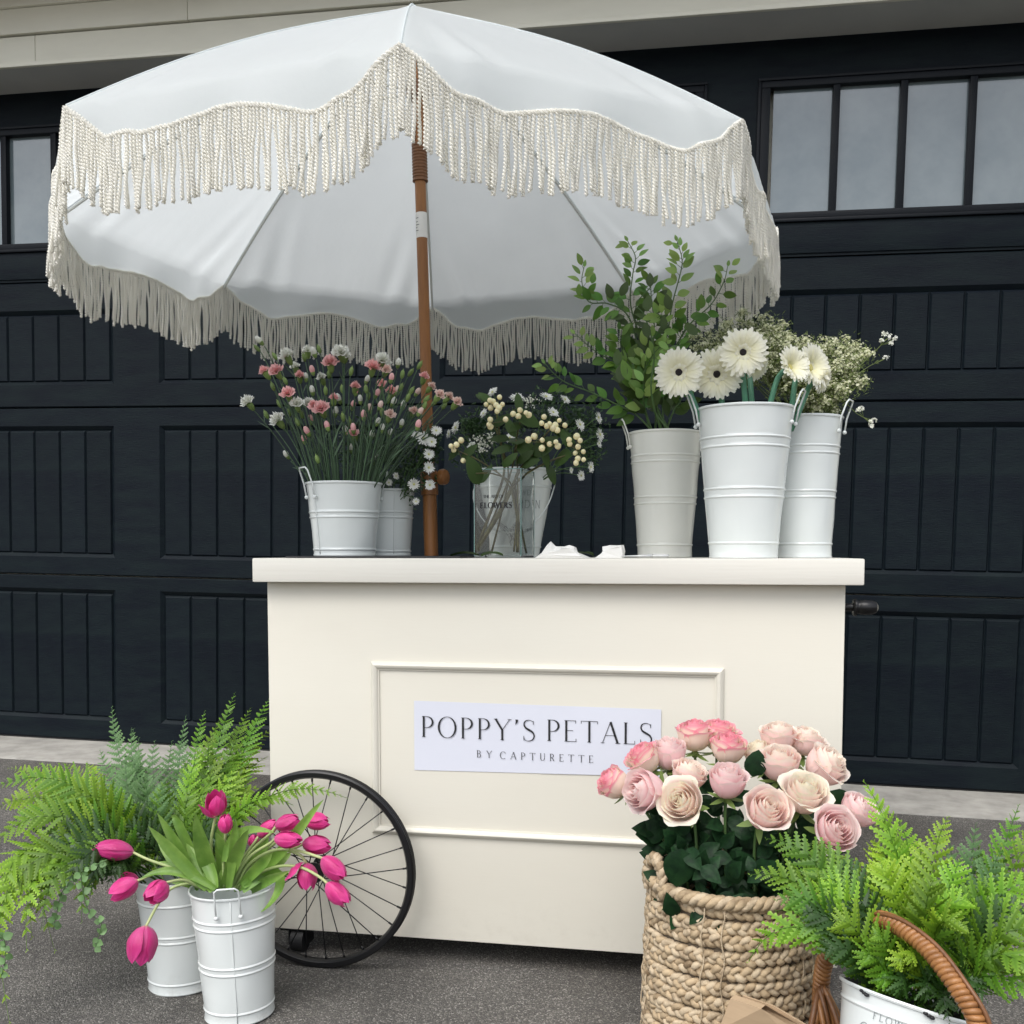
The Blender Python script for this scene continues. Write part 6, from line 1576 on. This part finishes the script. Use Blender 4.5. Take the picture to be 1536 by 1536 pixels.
for lb, bs, neck, foot, lvs in CLU:
    Yf = vase.location.y
    f0 = atY(*cp5(*foot), Yf + rnd.uniform(-.03, .02)); f0.z = max(f0.z, vz0 + .007)
    nk = atY(*cp5(*neck), Yf - .01 + rnd.uniform(-.015, .015))
    cpx = (sum(b[0] for b in bs) / len(bs), sum(b[1] for b in bs) / len(bs)) if bs else lvs[0]
    top = atY(*cp5(*cpx), 1.985)
    t = thing('berry_stem', 'cut stem ' + lb, 'flower stem', f0, group='berry stems in the glass vase')
    pts = spline([f0, f0.lerp(nk, .55) + V((.003, 0, 0)), nk, nk.lerp(top, .5) + V((0, 0, .006)), top + V((0, .006, -.004))], 6)
    stem_part(t, pts, .0036 if lb.startswith('with the') else .0022, .0014, 'berry_stem', sides=7)
    for (x, y) in bs:
        p = atY(*cp5(x, y), 1.975 + rnd.uniform(-.010, .012))
        inst('berry', rnd.choice(berryM), t, rel(Matrix.Translation(p) @ rotz_to(wdir(rnd.uniform(-.5, .5), -.5, .8)) @ Matrix.Scale(rnd.uniform(.88, 1.12), 4), t))
        stem_part(t, [top, p + V((0, .003, -.003))], .0008, .0007, 'berry_stem', name='twig', sides=4)
    for (x, y) in lvs:
        p = atY(*cp5(x, y), 1.995 + rnd.uniform(-.01, .012)); q = pts[min(range(len(pts)), key=lambda i: (pts[i] - p).length)]
        d = (p - q); d = d.normalized() if d.length > .004 else wdir(rnd.uniform(-1, 1), -.5, .2)
        big = (x, y) in ((960, 700), (740, 420), (720, 640), (640, 560), (350, 800), (840, 620))
        L_ = .062 if big else .044
        me = leaf_mesh(.045, .025 if big else .018, 'berry_leaf', fold=.12, curl=.25, pointy=.8)
        inst('leaf', me, t, rel(Matrix.Translation(p - d * L_ * .5) @ leaf_rot(d, wdir(rnd.uniform(-.3, .3), -.3, 1)) @ Matrix.Scale(L_ / .045, 4), t))
for (x0, y0, x1, y1) in [(370, 925, 660, 1280), (600, 1020, 630, 1385), (640, 1020, 712, 1390), (670, 560, 655, 900)]:
    pass
# --- leafy branches
def cp6(x, y): return (800 + x / 4.8, 340 + y / 4.8)
def branch(label, c, Y, n, mts, seed, ls=.026, wr=.52, skip=.18, twig=.012, base=None):
    r = random.Random(seed); N_ = len(c)
    root = V(b_leaf[0].location) + V((r.uniform(-.03, .03), r.uniform(-.03, .03), b_leaf[3] - .03))
    pts = spline([root] + [atY(*cp6(x, y), lerp(b_leaf[1].y, Y, (i + 1) / N_)) for i, (x, y) in enumerate(c)], 8)
    t = thing('leafy_branch', label, 'branch', root, group='green leafy branches in the ivory bucket')
    stem_part(t, pts, .0022, .0008, 'greenery_leaf' if False else 'stem_green', sides=6)
    for i in range(n):
        q = skip + (1 - skip) * (i + .5) / n; k = min(len(pts) - 2, int(q * (len(pts) - 1))); p = pts[k]; T_ = (pts[k + 1] - pts[k]).normalized()
        s = 1 if i % 2 else -1; S_ = T_.cross(wdir(0, 0, 1)).normalized() * s
        d = (S_ * r.uniform(.5, 1) + T_ * r.uniform(.2, .9) + wdir(0, 0, 1) * r.uniform(-.4, .6)).normalized()
        L_ = ls * 1.42 * (1.25 - .62 * q) * r.uniform(.8, 1.2)
        mt = mts[0] if q < .45 else (mts[1] if q < .8 else mts[2])
        e = p + d * twig * r.uniform(.4, 1)
        me = leaf_mesh(.030, .030 * wr, mt, fold=.2, curl=r.choice((.1, .3)), pointy=1.0)
        inst('leaf', me, t, rel(Matrix.Translation(e) @ leaf_rot((d + T_ * .3 + V((0, 0, -.15))).normalized(), wdir(r.uniform(-.7, .7), r.uniform(-.8, .4), 1)) @ Matrix.Scale(L_ / .030, 4), t))
        if r.random() < .8: stem_part(t, [p, e], .0007, .0005, 'stem_green', name='twig', sides=4)
    inst('leaf', leaf_mesh(.030, .030 * wr, mts[2], fold=.2, curl=.1), t, rel(Matrix.Translation(pts[-1]) @ leaf_rot((pts[-1] - pts[-3]).normalized(), wdir(0, 0, 1)) @ Matrix.Scale(ls * .6 / .03, 4), t))
G_, GL, GD = 'greenery_leaf', 'greenery_light', 'greenery_dark'
BR = [
 ('long drooping leafy branch reaching far left over the middle bouquet', [(760, 1370), (640, 1300), (420, 1195), (240, 1125), (150, 1060), (85, 985)], 2.16, 20, (G_, G_, GL), .022),
 ('leafy branch leaning left in front of the umbrella fringe, lower one', [(790, 1300), (700, 1100), (600, 980), (450, 900), (300, 770)], 2.18, 22, (GD, G_, GL), .024),
 ('leafy branch curling left with bright new leaves at its tip', [(800, 1200), (760, 900), (680, 640), (540, 555), (400, 540), (350, 400), (365, 290)], 2.20, 22, (GD, G_, GL), .025),
 ('tall leafy branch pointing straight up left of centre', [(830, 1200), (780, 850), (700, 560), (715, 350), (735, 220), (680, 105)], 2.22, 20, (G_, G_, GL), .024),
 ('tall leafy branch at the right with pale oval leaves', [(860, 1200), (960, 800), (1000, 560), (1060, 330), (1070, 230), (1035, 105)], 2.20, 20, (G_, GL, GL), .024),
 ('leafy branch leaning right in front of the right umbrella fringe', [(900, 1200), (1010, 900), (1130, 700), (1280, 560), (1370, 400), (1400, 285)], 2.26, 18, (GD, G_, GL), .024),
 ('upright leafy branch with darker leaves in the centre of the bunch', [(850, 1200), (860, 900), (870, 700), (850, 520), (845, 400)], 2.20, 22, (GD, GD, G_), .028),
 ('bushy leafy branch low in the ivory bucket, left side', [(800, 1300), (740, 1100), (640, 900), (620, 740)], 2.19, 24, (GD, G_, G_), .028),
 ('bushy leafy branch low in the ivory bucket, right side', [(930, 1300), (960, 1100), (1010, 900), (1090, 740)], 2.22, 22, (GD, G_, G_), .028),
 ('light leafy sprig standing in front of the darker branches', [(800, 1300), (795, 1180), (800, 1040), (880, 900), (960, 840)], 2.14, 16, (GL, GL, GL), .024),
 ('leafy branch behind the gerberas with rounded leaves', [(1000, 1350), (1060, 1250), (1080, 1150), (1000, 1000)], 2.2, 14, (GD, G_, G_), .026),
 ('small-leafed branch crossing the middle of the greenery', [(870, 1200), (800, 950), (930, 700), (890, 620)], 2.16, 20, (G_, GL, GL), .024)]
for k, (lb, c, Y, n, mts, ls) in enumerate(BR): branch(lb, c, Y, int(n * 1.25), mts, 50 + k, ls=ls)
# the few dark leaves that stand out against the canopy
t = thing('leafy_branch', 'branch with large dark pointed leaves high against the canopy', 'branch', V(b_leaf[0].location) + V((0, 0, b_leaf[3] - .03)))
pts = spline([V(t.location)] + [atY(*cp6(x, y), 2.17) for x, y in [(850, 1200), (870, 900), (800, 640), (740, 560), (840, 440), (842, 420)]], 6); stem_part(t, pts, .002, .0009, 'stem_green')
for (x, y, dx, dy, mt, L_) in [(565, 520, -.35, -1, GD, .033), (630, 500, .45, -1, GD, .033), (840, 435, .0, -1, GD, .031), (815, 610, .15, -1, GD, .038), (955, 570, -.6, -.9, G_, .034), (545, 525, 1, -.55, G_, .026), (1210, 590, .05, -1, G_, .032), (985, 600, -.3, -1, GD, .034), (420, 410, .3, -1, G_, .024), (330, 500, .0, -1, G_, .026),
        (1180, 780, -.7, -.7, GD, .036), (1270, 650, -1, .1, G_, .036), (1130, 650, 1, -.2, G_, .03), (940, 740, 0, -1, GD, .03), (820, 800, -.1, -1, GD, .034), (620, 1120, .2, -1, GD, .046), (690, 1110, -.3, -1, G_, .046), (600, 1000, .1, -1, GD, .036), (1030, 400, -1, -.1, GL, .030), (1035, 330, -1, -.4, GL, .026), (1020, 570, 1, -.5, GL, .024), (710, 290, -1, -.5, GL, .022), (740, 330, .8, -.8, G_, .018), (900, 830, .8, .5, GL, .026), (830, 950, -.0, -1, GL, .024), (790, 1110, -.7, -.9, GL, .030)]:
    p = atY(*cp6(x, y), 2.13); d = wdir(dx, dy, rnd.uniform(-.1, .2))
    inst('leaf', leaf_mesh(.034, .0185, mt, fold=.16, curl=.12), t, rel(Matrix.Translation(p) @ leaf_rot(d, wdir(rnd.uniform(-.3, .3), -.1, 1)) @ Matrix.Scale(L_ / .034, 4), t))

# --- gerberas
def cp7(x, y): return (960 + x / 3.49, 420 + y / 3.49)
def ray_petal(L_, w_, mt='gerbera'):
    m = MB(); vs = []; ts = []; n = 6
    for i in range(n + 1):
        u = i / n; ww = w_ / 2 * lut(u, [0, .3, .7, .92, 1], [.35, .75, 1, .85, .40])
        for s in (-1, 0, 1): vs.append(V((L_ * (.12 + .88 * u), s * ww, L_ * (.13 * sin(u * 2.0) - .10 * u * u) + abs(s) * ww * .22))); ts.append(u)
    m.add(vs, [(3 * i + k, 3 * i + k + 1, 3 * i + k + 4, 3 * i + k + 3) for i in range(n) for k in (0, 1)], ts)
    return m.mesh('petal', M[mt], True)
RPm = ray_petal(1.0, .20); RPs = ray_petal(.62, .10)
def gerbera(label, c, rpx, face, Y, foot, eye=True, cup=0.0, n=25):
    p = atY(*cp7(*c), Y); R_ = rpx / 3.49 * mpp(p) * 1.10; ax = wdir(*face)
    t = thing('gerbera', label, 'gerbera', p, group='ivory gerberas in the tall front bucket')
    H = Matrix.Translation(p) @ rotz_to(ax, rnd.uniform(0, 6)) @ Matrix.Scale(R_, 4)
    for k in range(n):
        for l in (0, 1):
            a = 2 * pi * (k + .5 * l) / n + rnd.uniform(-.05, .05)
            tl_ = -rad(2 + 6 * l + rnd.uniform(-4, 4)) - cup
            inst('petal', RPm, t, rel(H @ Matrix.Rotation(a, 4, 'Z') @ Matrix.Rotation(tl_, 4, 'Y') @ Matrix.Diagonal((rnd.uniform(.90, 1.04) * (1 - .08 * l), 1, 1, 1)), t))
    for k in range(26):
        a = 2 * pi * k / 26 + rnd.uniform(-.08, .08)
        inst('petal', RPs, t, rel(H @ Matrix.Translation((0, 0, .03)) @ Matrix.Rotation(a, 4, 'Z') @ Matrix.Rotation(-rad(16 + rnd.uniform(-5, 5)), 4, 'Y') @ Matrix.Diagonal((rnd.uniform(.55, .72), 1, 1, 1)), t))
    m = MB().lathe([(0, .14), (.07, .16), (.12, .145), (.152, .09), (.155, 0)], 20).mesh('centre', M['gerbera_eye' if eye else 'gerbera_yellow'], True)
    inst('centre', m, t, rel(H, t))
    inst('sepals', MB().lathe([(.30, .0), (.20, -.08), (.10, -.16), (.05, -.22)], 16, t=.6).mesh('sepals', M['calyx'], True), t, rel(H, t))
    f = atY(*cp7(*foot), b_gerb[1].y)
    f = V((f.x, lerp(f.y, p.y, .2), b_gerb[3] + TOPZ - .04))
    pts = bez([f, f.lerp(p, .5) + V((0, 0, .012)), p - ax * R_ * .9, p - ax * R_ * .2], 12)
    stem_part(t, pts, .0056, .0048, 'tube_green', sides=12)
gerbera('ivory gerbera with black centre, lowest left of the three together', (205, 485), 124, (-.28, .10, .9), 1.93, (340, 700), cup=.10)
gerbera('ivory gerbera with black centre in the middle, behind its left neighbour', (402, 492), 128, (-.20, .25, .9), 1.955, (450, 700), cup=.06)
gerbera('topmost ivory gerbera with black centre', (538, 380), 120, (-.12, .12, .95), 1.93, (560, 700), cup=.12)
gerbera('ivory gerbera with pale yellow middle, turned to the right', (775, 462), 112, (.42, -.22, .75), 1.95, (640, 700), eye=False, cup=.42)
gerbera('ivory gerbera seen from the side, facing right behind the yellow-centred one', (880, 462), 120, (.50, -.10, .70), 1.99, (770, 700), eye=False, cup=.30)
gerbera('small ivory gerbera at the right end of the row, hanging down', (945, 525), 66, (.60, .35, .45), 2.0, (790, 700), eye=False, cup=.2, n=24)
gerbera('yellowish gerbera hidden behind the topmost one', (600, 455), 72, (.3, .35, .3), 2.02, (590, 700), eye=False, cup=.3, n=22)
# --- filler sprigs
def floret_cloud(m, c, R_, n, r, up=V((0, 0, 1)), sz=.0030):
    for k in range(n):
        q = V((r.gauss(0, .45), r.gauss(0, .45), r.gauss(0, .45)))
        p = c + q * R_; s = sz * r.uniform(.6, 1.3)
        nn = (q + V((0, -.6, .7)) + V((r.uniform(-.5, .5), r.uniform(-.5, .5), r.uniform(-.5, .5)))).normalized(); a = nn.orthogonal().normalized(); a = Quaternion(nn, r.uniform(0, 6)) @ a; b = nn.cross(a)
        tt = r.random()
        vs = [p]
        for i in range(5):
            an = i * 1.257; vs += [p + (a * cos(an - .42) + b * sin(an - .42)) * s * .8 + nn * s * .3, p + (a * cos(an + .42) + b * sin(an + .42)) * s * .8 + nn * s * .3]
        m.add(vs, [(0, 1 + 2 * i, 2 + 2 * i) for i in range(5)], tt)
def sprig(label, tip, Y, spread, seed, dens=1.15, n=10):
    r = random.Random(seed); tp = atY(*tip, Y)
    root = V(b_wax[0].location) + V((r.uniform(-.03, .03), r.uniform(-.03, .03), b_wax[3] - .02))
    t = thing('filler_sprig', label, 'flower sprig', root, group='cream filler sprigs in the right bucket')
    main = bez([root, root.lerp(tp, .5) + V((0, 0, .03)), tp], 12); stem_part(t, main, .0011, .0006, 'wax_green', sides=4)
    fl = MB(); gr = MB(); br = MB(); o0 = V(t.location)
    for k in range(n):
        q = lerp(.55, 1, k / (n - 1)); a = main[int(q * 12)]
        e = a + V((r.uniform(-1, 1) * spread, r.uniform(-.8, .8) * spread, r.uniform(.1, 1.0) * spread * .9)) * (1.25 - q * .7)
        br.tube([a - o0, a.lerp(e, .5) - o0 + V((0, 0, .004)), e - o0], .0006, 3)
        for j in range(4):
            e2 = e + V((r.uniform(-1, 1), r.uniform(-1, 1), r.uniform(-.6, .8))) * .014
            br.tube([a.lerp(e, .6) - o0, e2 - o0], .0004, 3)
            floret_cloud(fl, e2 - o0, .0078, int(16 * dens), r)
            for i in range(16):
                p = e2 - o0 + V((r.gauss(0, .008), r.gauss(0, .008), r.gauss(-.006, .008))); d = V((r.uniform(-1, 1), r.uniform(-1, 1), r.uniform(-.5, 1))).normalized(); s = d.orthogonal().normalized() * .0012
                gr.add([p - s, p + s, p + d * .008], [(0, 1, 2)], r.random())
    br.build('twigs', M['wax_green'], t); fl.build('florets', M['wax_floret'], t, smooth=False); gr.build('leaves', M['wax_green'], t, smooth=False)
SP = [(1048, 505, 2.15, .026), (1065, 515, 2.12, .028), (1130, 480, 2.18, .03), (1165, 505, 2.12, .03), (1190, 560, 2.14, .03), (1215, 590, 2.1, .024), (1248, 600, 2.08, .022), (1160, 560, 2.16, .03), (1052, 492, 2.16, .030), (1085, 476, 2.18, .030), (1120, 466, 2.20, .030), (1150, 470, 2.18, .026), (1178, 494, 2.16, .026), (1140, 500, 2.14, .03), (1100, 505, 2.14, .03), (1205, 506, 2.14, .028), (1235, 510, 2.16, .028), (1262, 506, 2.14, .028), (1288, 508, 2.16, .026), (1300, 524, 2.12, .026), (1270, 535, 2.10, .03), (1240, 540, 2.10, .03), (1285, 560, 2.10, .028), (1255, 575, 2.08, .028), (1212, 540, 2.12, .03), (1180, 530, 2.14, .03), (1160, 520, 2.16, .03), (1225, 572, 2.1, .026)]
for k, (x, y, Y, s) in enumerate(SP):
    sprig('cream filler sprig, %s of the fan behind the gerberas' % ['far left', 'left', 'middle', 'right', 'far right'][min(4, int((x - 1050) / 52))] + (', high' if y < 515 else ', low'), (x, y + 14), Y, s, 300 + k)
def lone(label, path, florets, Y):
    pts = spline([atY(x, y, Y) for x, y in path], 6); t = thing('filler_sprig', label, 'flower sprig', pts[0]); stem_part(t, pts, .0008, .0005, 'wax_green', sides=4)
    fl = MB(); r = random.Random(int(path[-1][0]))
    for (x, y) in florets:
        p = atY(x, y, Y); floret_cloud(fl, p - V(t.location), .0045, 7, r, sz=.0042); stem_part(t, [pts[-4], p], .0005, .0004, 'wax_green', 'twig', 4)
    fl.build('florets', M['carn_white'], t, smooth=False)
lone('single thin sprig sticking out right, tipped with white florets', [(1235, 625), (1275, 565), (1310, 530), (1330, 508)], [(1334, 505), (1328, 500), (1342, 508), (1336, 514), (1322, 510)], 2.08)
lone('thin bare sprig beside the farthest right floret sprig', [(1238, 625), (1290, 560), (1328, 538)], [(1328, 537)], 2.08)
lone('thin sprig drooping right below the bucket handle, with two white florets', [(1240, 620), (1262, 602), (1285, 620), (1306, 632)], [(1287, 616), (1292, 612), (1306, 635), (1310, 630), (1309, 638)], 2.08)

# look-alikes whose labels coincide are told apart by their order from left to right
by = {}
for o in bpy.data.objects:
    if o.parent is None and 'label' in o and 'group' in o: by.setdefault(o['label'], []).append(o)
ORD = ['leftmost', 'second from left', 'third from left', 'fourth from left', 'fifth from left', 'sixth from left']
for lb, os_ in by.items():
    if len(os_) > 1:
        os_.sort(key=lambda o: (V(o.location) - CAM).dot(_R) / max(.1, depth(V(o.location))) if o.name.startswith('carn') else o.location.x)
        for i, o in enumerate(os_): o['label'] = lb + ', ' + ('rightmost' if i == len(os_) - 1 else ORD[i])
bpy.context.view_layer.update()
print('objects', len(bpy.data.objects))
